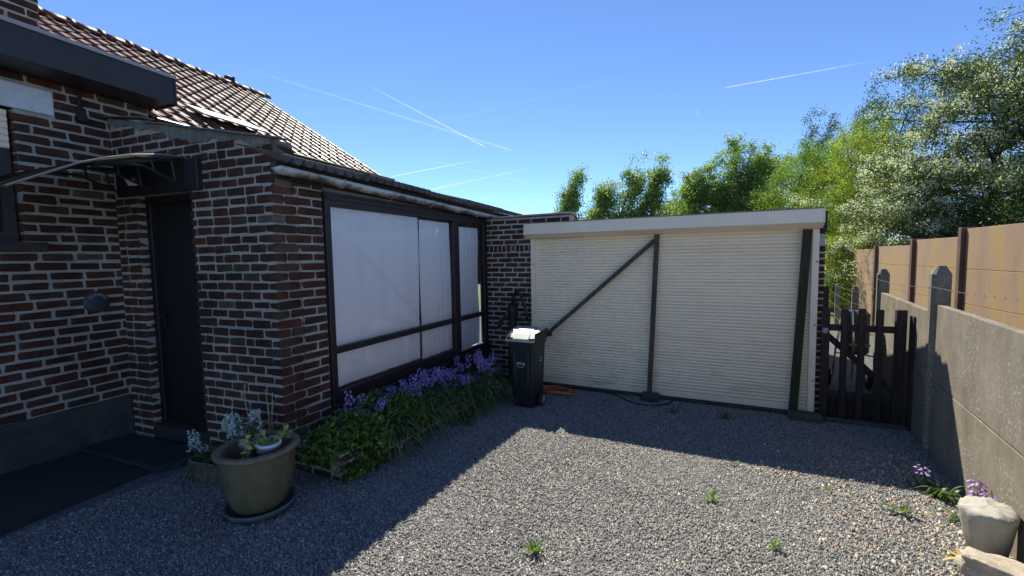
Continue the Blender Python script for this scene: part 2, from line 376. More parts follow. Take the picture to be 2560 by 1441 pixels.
# brick meshes: chamfered, jittered blocks of 1 x 1 x 1 (scaled per brick), shared
BL, BD, BH = .20, .10, .058
BRICKS = []
for k in range(14):
    b = bmesh.new(); bmesh.ops.create_cube(b, size=1)
    for q in b.verts: q.co = (q.co.x*BL, q.co.y*BD, q.co.z*BH)
    bmesh.ops.bevel(b, geom=b.edges[:], offset=.0095, segments=1, affect='EDGES', profile=.5)
    r = random.Random(k)
    for q in b.verts:
        q.co.x += r.uniform(-.006, .006); q.co.y += r.uniform(-.002, .002); q.co.z += r.uniform(-.0045, .0045)
    me = bpy.data.meshes.new('brick'); b.to_mesh(me); b.free(); me.materials.append(BRICK); BRICKS.append(me)
def brick(parent, x0, x1, z0, z1, r, depth=BD, y=0.0, name='brick'):
    o = bpy.data.objects.new(name, r.choice(BRICKS)); COL.objects.link(o); o.parent = parent
    o.location = ((x0+x1)/2, y+depth/2+r.uniform(-.002, .003), (z0+z1)/2)
    o.scale = ((x1-x0)/BL, depth/BD, (z1-z0)/BH); o.rotation_euler = (r.uniform(-.008, .008), 0, r.uniform(-.006, .006))
    if r.random() < .5: o.scale.x *= -1; o.scale.z *= -1
    return o
def lay(parent, segs, z0, z1, pitch, course, seed, top=None, first_off=0.0, joint=.013, ends=None, y=0.0):
    """segs(z) -> list of (x0,x1) intervals; bricks in running bond, local x along the wall, outward = -y"""
    r = random.Random(seed); z = z0; row = 0
    while z + course*.7 < z1:
        h = course-joint
        for (a, b) in segs(z+h/2):
            x = a - (pitch*.5 if row % 2 else 0) + first_off + r.uniform(-.012, .012)
            while x < b - .02:
                L = pitch*r.uniform(.93, 1.07) if r.random() > .06 else pitch*.5
                p, q = max(x+joint*.5, a+.002), min(x+L-joint*.5, b-.002)
                if q-p > .03 and (top is None or (z+h < top(p)+.01 and z+h < top(q)+.01)):
                    brick(parent, p, q, z+r.uniform(-.003, .003), z+h+r.uniform(-.003, .003), r, y=y)
                elif q-p > .03 and top is not None and z+h*.55 < min(top(p), top(q)):
                    brick(parent, p, q, z, min(top(p), top(q))-.012, r, y=y)
                x += L
        z += course; row += 1

# ------------------------------------------------------------------ ground
ys = [-900, -8, 0, 6, 900]; zs = [.336, .336, 0, 0, 0]
m = MB(); m.v = [(x, y, z) for y, z in zip(ys, zs) for x in (-900, 900)]; m.f = [(2*i, 2*i+1, 2*i+3, 2*i+2) for i in range(4)]
struct(m.obj('ground', GROUND))
m = MB(); m.v = [(-900, 7, .004), (900, 7, .004), (900, 900, .004), (-900, 900, .004)]; m.f = [(0, 1, 2, 3)]
struct(m.obj('lawn', LAWN))
# gravel: real stones over the yard
N = 620000
gx = rng.uniform(-1.4, 4.75, N); gy = rng.uniform(-5.0, -.02, N)
# only where the yard can be seen from around the camera
dx, dy = gx-2.94, gy+5.34; fwd_ = dx*-.4279+dy*.9011; sd_ = dx*.9033+dy*.4289
keep = (fwd_ > 1.75) & (np.abs(sd_) < fwd_*1.42+.25) & ~((gx < -.66) & (gy < -3.4)) & ~((gx < .5) & (gy > -3.12)) & ~((gx < 0.0) & (gy > -3.4)) & (rng.uniform(0, 1, N) < np.clip(3.9/np.maximum(fwd_, .1), .45, 1)*.62)
gx, gy = gx[keep], gy[keep]
def stones(name, gx, gy, smin, smax, mat, lift=.15, power=1.6):
    """angular chips: a jittered triangular top on a wider jittered foot"""
    n = len(gx); sz = smin+(smax-smin)*rng.uniform(0, 1, n)**power
    an = np.array([0, 2*pi/3, 4*pi/3])[None]+rng.uniform(-.5, .5, (n, 3))
    r1 = rng.uniform(.75, 1.35, (n, 3)); r2 = r1*rng.uniform(.45, .9, (n, 3))
    foot = np.stack([r1*np.cos(an), r1*np.sin(an)*.72, np.full((n, 3), -.7)], 2)
    top = np.stack([r2*np.cos(an+.15), r2*np.sin(an+.15)*.72, rng.uniform(.15, .75, (n, 3))], 2)
    v = np.concatenate([foot, top], 1)*sz[:, None, None]
    def rot(v, i, j, t):
        ct, st = np.cos(t)[:, None], np.sin(t)[:, None]; p, q = v[:, :, i].copy(), v[:, :, j].copy()
        v[:, :, i] = p*ct-q*st; v[:, :, j] = p*st+q*ct
    rot(v, 1, 2, rng.normal(0, .28, n)); rot(v, 0, 1, rng.uniform(0, 2*pi, n))
    z = -.042*gy + sz*lift + rng.uniform(0, .004, n) + .0022*np.sin(2.3*gx+1.1*gy)*np.sin(1.9*gy-.7*gx+1)+.0016*np.sin(5.1*gx+.4)*np.sin(4.3*gy)
    v += np.stack([gx, gy, z], 1)[:, None, :]
    tri = np.array([(3, 4, 5), (0, 1, 4), (0, 4, 3), (1, 2, 5), (1, 5, 4), (2, 0, 3), (2, 3, 5)])
    f = (tri[None]+np.arange(n)[:, None, None]*6).reshape(-1, 3)
    return link(name, fastmesh(name, v.reshape(-1, 3), f), mat)
g = stuff(stones('gravel', gx, gy, .0040, .0105, STONE, .25)); g['label'] = 'loose grey crushed gravel covering the yard'
n = 900
px_ = 4.45-np.abs(rng.normal(0, .7, n)); py_ = rng.uniform(-3.6, -.9, n)
k = (px_ > 1.2)
g = stuff(stones('pebbles', px_[k], py_[k], .006, .015, TANSTONE, .75)); g['label'] = 'scattered tan and orange pebbles among the grey gravel'
# paving slab along the house
m = MB(); zt = lambda y: gz(y)+.025
def slab(m, pts, th=.12):
    b = len(m.v); n_ = len(pts)
    m.v += [(x, y, zt(y)) for x, y in pts]+[(x, y, zt(y)-th) for x, y in pts]
    m.f += [tuple(range(b, b+n_)), tuple(range(b+2*n_-1, b+n_-1, -1))]+[(b+i, b+n_+i, b+n_+(i+1) % n_, b+(i+1) % n_) for i in range(n_)]
slab(m, [(-.50, -5.6), (-.86, -3.72), (-1.80, -3.78), (-1.74, -5.6)])
struct(m.obj('paving', PAVING))
m = MB(); zt = lambda y: gz(y)+.055
slab(m, [(-.80, -3.70), (-.72, -3.32), (-1.80, -3.42), (-1.78, -3.77)])
struct(m.obj('doorstep', PAVING))

# ------------------------------------------------------------------ the house (left)
HA = radians(3.4)
house = thing('brick_house', 'old dark red brick house with tiled roof and white lintel at the left', 'house', (-1.8374, -3.3867, 0), HA)
# local frame: +x outward (towards the yard), +y along the wall away from the camera; wall parts have local x along the wall
S0 = -2.6
def hwall(name, mat, mb): return mb.obj(name, mat, house, loc=(0, S0, 0), rot=(0, 0, pi/2))
m = MB()   # mortar body in wall coordinates: x = s - S0, y = depth
def wb(x0, x1, z0, z1, y0=.007, y1=.3): m.box(x0-S0, x1-S0, y0, y1, z0, z1)
wb(S0, -1.75, .1, 3.42); wb(-1.75, -.572, .1, 1.83); wb(-1.75, -.572, 2.9, 3.42); wb(-.572, .31, .1, 3.42)
wb(.31, 3.79, .0, 3.02, .02, .3); wb(S0, 3.79, .0, 4.0, 2.4, 2.6)
mw = hwall('wall', MORTAR, m)
def segs(z):
    a, b = -1.7-S0, .31-S0
    if 1.83 < z < 2.895: return [(-.585-S0, b)]
    if 2.895 <= z < 3.09: return [(-.345-S0, b)]
    return [(a, b)]
lay(mw, segs, .555, 3.40, .207, .0752, 3, joint=.0145)
m = MB(); m.box(S0-S0, .0-S0, -.022, .2, .0, .55, .006)
m.obj('plinth', PLINTH, house, loc=(0, S0, 0), rot=(0, 0, pi/2))
m = MB(); m.box(-1.9-S0, -.352-S0, -.012, .1, 2.9, 3.085, .004); m.obj('lintel', WHITEPAINT, house, loc=(0, S0, 0), rot=(0, 0, pi/2))
m = MB(); m.box(-1.9-S0, -.464-S0, -.04, .12, 1.832, 1.905, .006); m.obj('sill', simple('dark brick sill', (.05, .035, .032), (.075, .055, .05), 12, .85, .4), house, loc=(0, S0, 0), rot=(0, 0, pi/2))
# window with a half lowered roller shutter
win = MB().box(-1.74-S0, -.59-S0, .10, .14, 1.91, 2.89).obj('window', DARKGLASS, house, loc=(0, S0, 0), rot=(0, 0, pi/2))
m = MB()
m.box(-.66-S0, -.59-S0, .06, .10, 1.91, 2.89); m.box(-1.74-S0, -.66-S0, .06, .098, 1.905, 1.98)
m.obj('frame', DARKPAINT, win)
sm_ = MB().prism([(.045, 0), (.035, .008), (.035, .040), (.045, .047)], -1.74-S0, -.60-S0, 'x').mesh('shutter_slat'); sm_.materials.append(SHUTTER)
for i in range(6): link('shutter_slat', sm_, None, win, (0, 0, 2.60+i*.048))
# eave box (gutter boxed in with boards)
m = MB(); m.box(S0, .355, .0, .35, 3.16, 3.40, .004).obj if False else None
m = MB(); m.box(-.12, .345, S0, .34, 3.165, 3.385); m.obj('eave_box', FASCIA, house)
m = MB(); m.prism([(.28, 3.386), (.360, 3.386), (.365, 3.412), (.352, 3.412), (.348, 3.398), (.28, 3.398)], S0, .355, 'y'); m.obj('eave_trim', simple('pale metal edge', (.33, .33, .36), None, rough=.35), house)
m = MB(); m.box(.04, .352, .341, .358, 3.152, 3.395); m.obj('eave_end_board', FASCIA, house)
# vent, wall anchor
vt = MB().lathe([(0, .018), (.075, .018), (.088, .012), (.092, 0)], 28).obj('vent', simple('grey vent plastic', (.05, .052, .06), None, rough=.5), house, True, (.0, -.184, 1.405), (0, pi/2, 0))
for i in range(9):
    a = radians(120+i*14); MB().box(-.004, .004, -.012, .012, .014, .021).obj('vent_slit', simple('vent slit', (.25, .25, .26), None) if i == 0 else bpy.data.materials['vent slit'], vt, loc=(.066*cos(a), .066*sin(a), 0), rot=(0, 0, a+pi/2))
m = MB(); m.tube([(.012, -.19, 3.18), (.015, -.19, 2.96)], .016, 6); m.tube([(.0, -.19, 2.935), (.045, -.19, 2.935)], .035, 8); m.obj('wall_anchor', IRON, house)
# roof
PIT = radians(32.2); RX, RZ, EZ = -2.742, 4.825, 3.10
roof = MB(); 
def roofp(x): return EZ - x*math.tan(PIT)
roof.prism([(.05, roofp(.05)-.05), (RX, RZ-.05), (-5.5, roofp(.05)-.05), (-5.5, roofp(.05)-.09), (RX, RZ-.12), (.05, roofp(.05)-.09)], .30, 3.76, 'y')
roof.prism([(-.30, roofp(-.3)-.05), (RX, RZ-.05), (-5.5, roofp(.05)-.05), (-5.5, roofp(.05)-.09), (RX, RZ-.12), (-.30, roofp(-.3)-.09)], -3.2, .30, 'y')
rf = roof.obj('roof', simple('roof underlay', (.03, .02, .018), None), house)
TW, TE = .172, .2045
tb = MB()
prof = [(0, .004), (.018, .030), (.040, .034), (.058, .010), (.075, .004), (.150, .004), (.172, .012)]
LT = TE+.035
tv = [(0, p[0], p[1]) for p in prof]+[(LT, p[0], p[1]) for p in prof]+[(0, p[0], p[1]-.016) for p in prof]
k7 = len(prof)
tf = [(i, i+1, k7+i+1, k7+i) for i in range(k7-1)]+[(2*k7+i, 2*k7+i+1, i+1, i) for i in range(k7-1)]+[(0, k7, 2*k7), (k7-1, 3*k7-1, 2*k7-1)]
tb.v = tv; tb.f = tf; TM = tb.mesh('roof_tile'); TM.materials.append(TILE)
tiles = []; r = random.Random(5)
rows = 16
for i in range(rows):
    d = i*TE                       # distance up the slope from the eave
    x = .06-d*cos(PIT); z = roofp(.06)+d*sin(PIT)
    for j in range(-16, 22):
        y = .02+j*TW
        if x > -.22 and y < .30: continue
        if y+TW > 3.80: continue
        tiles.append((x, y+r.uniform(-.004, .004), z, r.uniform(-.02, .02)+.055, r.uniform(-.02, .02)))
def tmat(t):
    x, y, z, tilt, tw = t
    sl_ = PIT-tilt
    return Matrix.Translation((x, y, z)) @ Matrix.Rotation(sl_, 4, 'Y') @ Matrix.Rotation(tw, 4, 'Z') @ Matrix(((-1, 0, 0, 0), (0, 1, 0, 0), (0, 0, 1, 0), (0, 0, 0, 1)))
tiles.sort(key=lambda t: -(t[1] > .0)*10 + (t[1]*.6 - t[0]*.2))
for t in tiles[:300]:
    o = link('roof_tile', TM, None, rf); o.matrix_local = tmat(t)
vv = []; ff = []
for t in tiles[300:]:
    M_ = tmat(t); b0 = len(vv); vv += [tuple(M_ @ Vector(p)) for p in tv]; ff += [tuple(q+b0 for q in f_) for f_ in tf]
if vv:
    me = bpy.data.meshes.new('roof_tiles_rest'); me.from_pydata(vv, [], ff); o = link('roof_tiles_rest', me, TILE, rf); stuff(o)
rm = MB(); 
arc = [(.115*cos(a), .105*sin(a)) for a in [pi*q/8 for q in range(9)]]; arc2 = [(.098*cos(a), .088*sin(a)) for a in [pi*q/8 for q in range(8, -1, -1)]]
rm.prism(arc+arc2, 0, .30, 'y'); 
arcb = [(.128*cos(a), .118*sin(a)) for a in [pi*q/8 for q in range(9)]]; arcb2 = [(.112*cos(a), .10*sin(a)) for a in [pi*q/8 for q in range(8, -1, -1)]]
rm.prism(arcb+arcb2, .27, .335, 'y'); RM = rm.mesh('ridge_tile', True); RM.materials.append(TILE)
for i in range(18):
    y = 3.80-.335-i*.31
    o = link('ridge_tile', RM, None, rf, (RX, y, RZ-.045+r.uniform(-.006, .006)), (r.uniform(-.015, .015), 0, r.uniform(-.02, .02)))
m = MB(); m.box(RX-.05, RX+.04, 3.02, 3.10, RZ+.03, RZ+.13, .01); m.box(RX-.03, RX+.06, 3.13, 3.16, RZ+.03, RZ+.14, .01); m.obj('ridge_clip', IRON, rf)
m = MB(); m.prism([(-.02, 3.00), (.10, 3.00), (.12, 3.065), (.11, 3.075), (-.02, 3.07)], .32, 3.83, 'y'); m.obj('roof_gutter', FASCIA, house)
# loose roof window flap
a = .5; m = MB(); m.box(-.18, .18, 0, .75, 0, .018); o = m.obj('roof_flashing', simple('bright zinc flashing', (.55, .55, .56), None, rough=.25, metal=.8), rf)
o.matrix_local = Matrix.Translation((-.36, .95, roofp(-.36)+.075)) @ Matrix.Rotation(PIT-.12, 4, 'Y')
# gable end wall of the wing
m = MB(); m.prism([(-.02, 0), (-.02, 3.03), (RX, RZ-.13), (-5.4, 3.03), (-5.4, 0)], 3.55, 3.75, 'y'); m.obj('gable_wall', MORTAR, house)
# chimney
cw = MB().box(.007, .62-.007, .007, .5, 3.6, 5.6).obj('chimney', MORTAR, house, loc=(-1.0, -.60, 0), rot=(0, 0, pi/2))
lay(cw, lambda z: [(0, .62)], 3.95, 5.2, .207, .075, 21)
cw2 = MB().box(.0, .01, .0, .005, 3.6, 3.61)
ce = cw
r2 = random.Random(9)

# ------------------------------------------------------------------ the annex with the door and the big window
CY_ = -3.213
annex = thing('brick_annex', 'low brick annex with black door, wide curtained window and corrugated roof', 'annex', (0, CY_, 0))
DA = radians(5.4); DL = 1.8456
dtop = lambda x: 2.975-.365*(x/DL)
m = MB(); m.prism([(.0, .15), (.288, .15), (.288, dtop(.3)), (0, dtop(0))], .009, .22, 'y'); m.prism([(.30, 2.30), (.96, 2.30), (.96, dtop(.96)), (.30, dtop(.3))], .009, .22, 'y')
m.prism([(.972, .12), (DL-.02, .12), (DL-.02, dtop(DL)), (.972, dtop(.96))], .009, .22, 'y')
dw = m.obj('wall', MORTAR, annex, loc=(-1.8374, -3.3867-CY_, 0), rot=(0, 0, DA))
COURSE = .0726; Z0 = .20
def dsegs(z):
    row = int((z-Z0)/COURSE); e = DL-(.17 if row % 2 else .085)-.006
    if z < 2.30: return [(.012, .298), (.955, e)]
    if z < 2.545: return [(1.115, e)]
    return [(.012, e)]
def dlay():
    r = random.Random(17); z = Z0; row = 0; pitch = .188; j = .0145; h = COURSE-.015
    while z+h*.5 < 2.99:
        q0 = 0 if row % 2 == 0 else pitch*.5
        # quoin brick wrapping the corner, then stretchers to the left
        ql = .17 if row % 2 else .085
        if z+h < dtop(DL)+.02:
            wl_ = .10 if row % 2 else .205   # length seen on the window side
            o = brick(dw, DL-ql, DL+.004, z+r.uniform(-.002, .002), z+h+r.uniform(-.002, .002), r, depth=wl_); o.rotation_euler.z = -DA*.6; o.location.x += .004; o.location.y -= .002
        for a, b in dsegs(z+h/2):
            x = b; 
            while x > a+.02:
                L = pitch*r.uniform(.93, 1.07) if r.random() > .1 else pitch*.52
                p, q = max(a, x-L+j*.5), x-j*.5
                if p-a < .05: p = a
                if q-p > .025:
                    t = min(dtop(p), dtop(q))-.03
                    if z+h < t: brick(dw, p, q, z+r.uniform(-.003, .003), z+h+r.uniform(-.003, .003), r)
                    elif z+h*.55 < t: brick(dw, p, q, z, t, r)
                x = p-j*.5
        z += COURSE; row += 1
dlay()
# pier beside the window, facing the yard (local x along +Y)
m = MB(); m.box(.22, .445, .010, .2, .1, 2.34); m.box(.03, .22, .022, .2, .1, 2.34)
m.box(.2, 3.2, .02, .14, .05, .455)
pw_ = m.obj('pier_wall', MORTAR, annex, rot=(0, 0, pi/2))
def play():
    r = random.Random(31); z = Z0; row = 0; j = .0155; h = COURSE-.015
    while z+h*.6 < 2.34:
        x = (.10 if row % 2 else .205)+j
        e = .44
        while x < e-.02:
            L = .218*r.uniform(.93, 1.06); q = min(x+L, e)
            if e-q < .04: q = e
            if q-x > .025: brick(pw_, x, q, z+r.uniform(-.003, .003), min(z+h, 2.335)+r.uniform(-.003, .003), r)
            x = q+j
        z += COURSE; row += 1
play()
# mortar capping on the sloping wall top and sheet edge flashing
b = bmesh.new()
m = MB()
cd = [.035+.02*rnd.random()+(.045 if 17 <= i <= 26 else 0)+.012*sin(i*.9) for i in range(41)]
for i in range(40):
    x0 = DL*i/40; x1 = DL*(i+1)/40
    m.prism([(x0, dtop(x0)-cd[i]), (x1, dtop(x1)-cd[i+1]), (x1, dtop(x1)+.012), (x0, dtop(x0)+.012)], -.005-.004*sin(i*1.7), .2, 'y')
m.obj('mortar_capping', CEMENT, dw)
m = MB(); m.prism([(DL-.05, 2.28), (DL+.012, 2.28), (DL+.018, 2.50), (DL+.0, 2.60), (DL-.05, 2.60)], .02, .16, 'y'); m.obj('corner_stone', simple('weathered corner stone', (.11, .085, .06), (.20, .16, .11), 12, .95, .7), dw)
m = MB()
edges = [(-.05, .52), (.49, 1.02), (1.0, 1.45), (1.42, 1.99)]
for i, (a, b2) in enumerate(edges):
    o_ = .006*i; m.prism([(a, dtop(a)+.014-o_*.2), (b2, dtop(b2)+.020+(.03 if i == 0 else -.006)), (b2, dtop(b2)+.028+(.03 if i == 0 else -.006)), (a, dtop(a)+.024)], -.035-.004*i, .05, 'y')
m.obj('edge_flashing', simple('dull zinc flashing', (.12, .12, .11), (.22, .21, .19), 8, .7), dw)
# corrugated roof sheets
sheets = []
per = .10; am = .026
for k in range(5):
    y0 = -3.235+k*.88; y1 = y0+.93; dz = [0, .012, .002, .014, .004][k]; nx = 5
    nn = int((y1-y0)/per*8); v = []; f = []
    for i in range(nn+1):
        y = y0+(y1-y0)*i/nn; c = am*cos(2*pi*(y-y0)/per)
        for jx in range(nx):
            t = jx/(nx-1); x = .135-2.03*t; z = 2.470+.53*t+c+dz-.020*(y-CY_)
            v.append((x, y-CY_, z))
    for i in range(nn):
        for jx in range(nx-1): f.append((i*nx+jx, (i+1)*nx+jx, (i+1)*nx+jx+1, i*nx+jx+1))
    mm = MB(); mm.v = v; mm.f = f; o = mm.obj('roof_sheet', CORRU, annex, True); md = o.modifiers.new('t', 'SOLIDIFY'); md.thickness = .009; md.offset = -1
# fascia board, gutter and brackets
def gzt(y): return 2.398-.027*(y-CY_)          # gutter rim height
m = MB(); v0, v1 = CY_+.03, 1.08
m.v = [(.018, .03, 2.335), (.045, .03, 2.335), (.045, .03, 2.458), (.018, .03, 2.458), (.018, v1-CY_, 2.25), (.045, v1-CY_, 2.25), (.045, v1-CY_, 2.374), (.018, v1-CY_, 2.374)]
m.f = [(0, 1, 2, 3), (7, 6, 5, 4), (0, 4, 5, 1), (1, 5, 6, 2), (2, 6, 7, 3), (3, 7, 4, 0)]
m.obj('fascia_board', simple('dark weathered fascia', (.018, .014, .013), (.045, .034, .028), 10, .8, .4), annex)
gut = MB(); ng = 24; R0 = .043; pts = []
for i in range(ng+1):
    y = -3.25+3.33*i/ng; sag = .002*sin(i*.7)
    for q in range(9):
        a = pi+pi*q/8; pts.append((.103+R0*cos(a), y-CY_, gzt(y)+R0*sin(a)*1.1+sag))
gut.v = pts; gut.f = [(i*9+q, (i+1)*9+q, (i+1)*9+q+1, i*9+q+1) for i in range(ng) for q in range(8)]
gut.f += [tuple(range(8, -1, -1)), tuple(range(ng*9, ng*9+9))]
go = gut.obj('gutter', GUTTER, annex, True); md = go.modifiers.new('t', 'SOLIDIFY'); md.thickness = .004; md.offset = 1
m = MB(); 
for side in (.146,): m.tube([(side, -3.25-CY_, gzt(-3.25)), (side, .08-CY_, gzt(.08))], .006, 6)
m.obj('gutter_bead', GUTTER, go)
for y in (-2.66, -2.05, -1.42, -.85, -.40, -.02):
    m = MB(); m.tube([(.103+.048*cos(a), y-CY_, gzt(y)+.054*sin(a)) for a in [pi*.98+pi*1.08*q/10 for q in range(11)]], .0065, 5); m.obj('gutter_bracket', simple('bracket metal', (.30, .30, .29), None, rough=.5) if 'bracket metal' not in bpy.data.materials else bpy.data.materials['bracket metal'], go)
m = MB(); m.box(-.14, .022, .443, 3.20, 2.295, 2.345); m.obj('window_head', CEMENT, annex)
# window frame, panes
def fr(name, y0, y1, z0, z1, x0=-.03, x1=.028): 
    return MB().box(x0, x1, y0, y1, z0, z1, .004).obj(name, DARKPAINT, annex)
fr('window_jamb', .443, .500, .40, 2.295); fr('window_jamb', 3.12, 3.205, .40, 2.295)
fr('window_head_rail', .5, 3.12, 2.185, 2.293); m = MB(); m.box(.028, .04, .45, 3.2, 2.235, 2.262); m.box(.0285, .036, .45, 3.2, 2.27, 2.29); m.obj('head_moulding', DARKPAINT, annex)
fr('window_mullion', 2.355, 2.475, .455, 2.185, -.032, .034)
fr('window_rail', .5, 2.355, .925, .982, -.025, .03); fr('window_rail', 2.475, 3.12, .925, .982, -.025, .03)
fr('window_bottom_rail', .5, 2.355, .50, .60); fr('window_bottom_rail', 2.475, 3.12, .45, .535)
m = MB(); m.box(-.02, .075, .44, 3.2, .455, .498, .004); m.obj('window_board', DARKPAINT, annex)
m = MB(); m.box(-.1, .045, .44, 3.2, .20, .452, .004); m.obj('lower_board', DARKPAINT, annex)
for y0, y1, z0, z1 in ((.5, 2.355, .982, 2.185), (.5, 2.355, .60, .925), (2.475, 3.12, .982, 2.185), (2.475, 3.12, .535, .925)):
    mm = MB(); mm.v = [(-.002, y0-.004, z0-.004), (-.002, y1+.004, z0-.004), (-.002, y1+.004, z1+.004), (-.002, y0-.004, z1+.004)]; mm.f = [(0, 1, 2, 3)]
    me = bpy.data.meshes.new('pane'); me.from_pydata(mm.v, [], mm.f); link('pane', me, GLASS, annex)
# inside: floor, back wall with a glazed opening, inner lining
m = MB(); m.box(-1.85, -.14, .25, 3.15, .1, .2); m.obj('floor', simple('pale indoor floor', (.55, .50, .43), (.62, .57, .50), 5, .6), annex)
m = MB(); m.prism([(-2.0, 0), (-.62, 0), (-.62, 2.50), (-2.0, 2.86)], 3.22, 3.34, 'y'); m.box(-.62, -.10, 3.22, 3.34, 0, .45); m.box(-.62, -.10, 3.22, 3.34, 1.35, 2.36); m.box(-.10, -.02, 3.22, 3.34, 0, 2.33)
m.obj('back_wall', MORTAR, annex)
m = MB(); m.box(-.62, -.1, 3.26, 3.29, .88, .92); m.box(-.38, -.34, 3.26, 3.29, .45, 1.35); m.obj('back_window', BOXMAT, annex)
# door
door = MB().box(.305, .955, .115, .15, .30, 2.30).obj('door', BLACKWOOD, annex, loc=(-1.8374, -3.3867-CY_, 0), rot=(0, 0, DA))
for i in range(5): MB().box(.362+i*.1128, .4735+i*.1128, .106, .1145, .34, 2.24).obj('plank', BLACKWOOD, door)
m = MB(); m.box(.302, .36, .06, .16, .3, 2.3, .004); m.box(.925, .953, .06, .16, .3, 2.3, .004); m.box(.36, .925, .06, .16, 2.24, 2.298, .004); m.obj('frame', BLACKWOOD, door)
m = MB(); m.tube([(.385, .10, 1.26), (.385, .055, 1.26), (.47, .05, 1.265)], .010, 6); m.box(.372, .398, .092, .098, 1.14, 1.32); m.obj('handle', simple('dark brass handle', (.10, .085, .06), None, rough=.3, metal=.8), door)
m = MB(); m.box(.10, 1.112, -.035, .05, 2.302, 2.545, .005); m.obj('door_lintel_board', simple('dark lintel board', (.016, .015, .018), (.026, .025, .028), 6, .55), annex, loc=(-1.8374, -3.3867-CY_, 0), rot=(0, 0, DA))
m = MB(); m.box(.28, .99, .0, .22, .10, .298, .01); m.obj('door_step', PAVING, annex, loc=(-1.8374, -3.3867-CY_, 0), rot=(0, 0, DA))
# curtains hung behind the panes
def curtain(y0, y1, z0, z1, label, seed, x=-.028, slant=0.0, curl=0.0):
    r = random.Random(seed); ny, nz = 46, 16; ph = [r.uniform(0, 6.3) for _ in range(6)]; m = MB()
    for i in range(ny+1):
        t = i/ny
        for k_ in range(nz+1):
            u_ = k_/nz; z = z0+(z1-z0)*u_
            yy0 = y0; yy1 = y1-slant*(1-u_)**1.6 + curl*sin(u_*9)
            y = yy0+(yy1-yy0)*t
            d = .006*sin(t*17+ph[0])*(.3+.7*(1-u_))+.005*sin(t*41+ph[1]+u_*1.5)+.004*sin(u_*7+ph[2]+t*4)
            m.v.append((x+d, y, z))
    m.f = [(i*(nz+1)+k_, (i+1)*(nz+1)+k_, (i+1)*(nz+1)+k_+1, i*(nz+1)+k_+1) for i in range(ny) for k_ in range(nz)]
    o = m.obj('curtain', CURTAIN, None, True); tag(o, label, 'curtain', 'white curtains in the annex window'); return o
curtain(CY_+.505, CY_+1.735, .62, 2.18, 'widest white curtain panel, nearest the brick pier in the annex window', 1, slant=.035)
curtain(CY_+1.74, CY_+2.37, .60, 2.16, 'middle white curtain panel beside the dark window mullion', 2, slant=-.0)
curtain(CY_+2.45, CY_+3.03, .545, 2.13, 'narrow white curtain panel in the small right window light', 3, curl=.012)

# door canopy
can = thing('door_canopy', 'arched smoked plastic canopy on black brackets above the black door', 'canopy', (-1.8374, -3.3867, 0), DA)
prof = [(-.0, 2.552), (-.10, 2.553), (-.20, 2.541), (-.38, 2.50), (-.53, 2.45), (-.68, 2.387), (-.88, 2.272), (-1.03, 2.185)]
m = MB(); n_ = len(prof)
for x in (.13, .97): m.v += [(x, y, z) for y, z in prof]
m.f = [(i, i+1, n_+i+1, n_+i) for i in range(n_-1)]
o = m.obj('canopy_sheet', POLY, can, True); md = o.modifiers.new('t', 'SOLIDIFY'); md.thickness = .004
for x in (.14, .55, .96):
    m = MB(); m.tube([(x, -.02, 2.53), (x, -.35, 2.49), (x, -.60, 2.405)], .012, 5); m.tube([(x, -.02, 2.33), (x, -.30, 2.44), (x, -.52, 2.425)], .011, 5); m.box(x-.012, x+.012, -.045, -.036, 2.31, 2.55); m.tube([(x, -.12, 2.52), (x, -.10, 2.36)], .009, 5); m.tube([(x, -.26, 2.50), (x, -.24, 2.41)], .008, 5)
    m.obj('bracket', BLACKPLASTIC, can)
m = MB(); m.tube([(.13, -1.03, 2.183), (.97, -1.03, 2.183)], .009, 6); m.obj('front_bar', BLACKPLASTIC, can)
m = MB(); m.box(.12, .98, -.06, -.036, 2.535, 2.565, .003); m.obj('wall_bar', BLACKPLASTIC, can)
m = MB(); m.tube([(x_, y_, z_+.004) for x_, (y_, z_) in zip([.972]*n_, prof)], .007, 5); m.obj('edge_strip', simple('pale edge strip', (.20, .19, .18), None, rough=.35), can)
lamp = thing('door_lamp', 'small black flood lamp mounted under the door canopy', 'lamp', (-1.8374, -3.3867, 0), DA)
o = MB().box(-.05, .05, -.03, .03, -.04, .04, .006).obj('housing', BLACKPLASTIC, lamp, loc=(.50, -.12, 2.40), rot=(.6, 0, .3)); MB().box(-.038, .038, -.036, -.031, -.028, .028).obj('lens', LAMPFACE, o)
MB().tube([(.50, -.035, 2.42), (.50, -.10, 2.41)], .012, 6).obj('arm', BLACKPLASTIC, lamp)

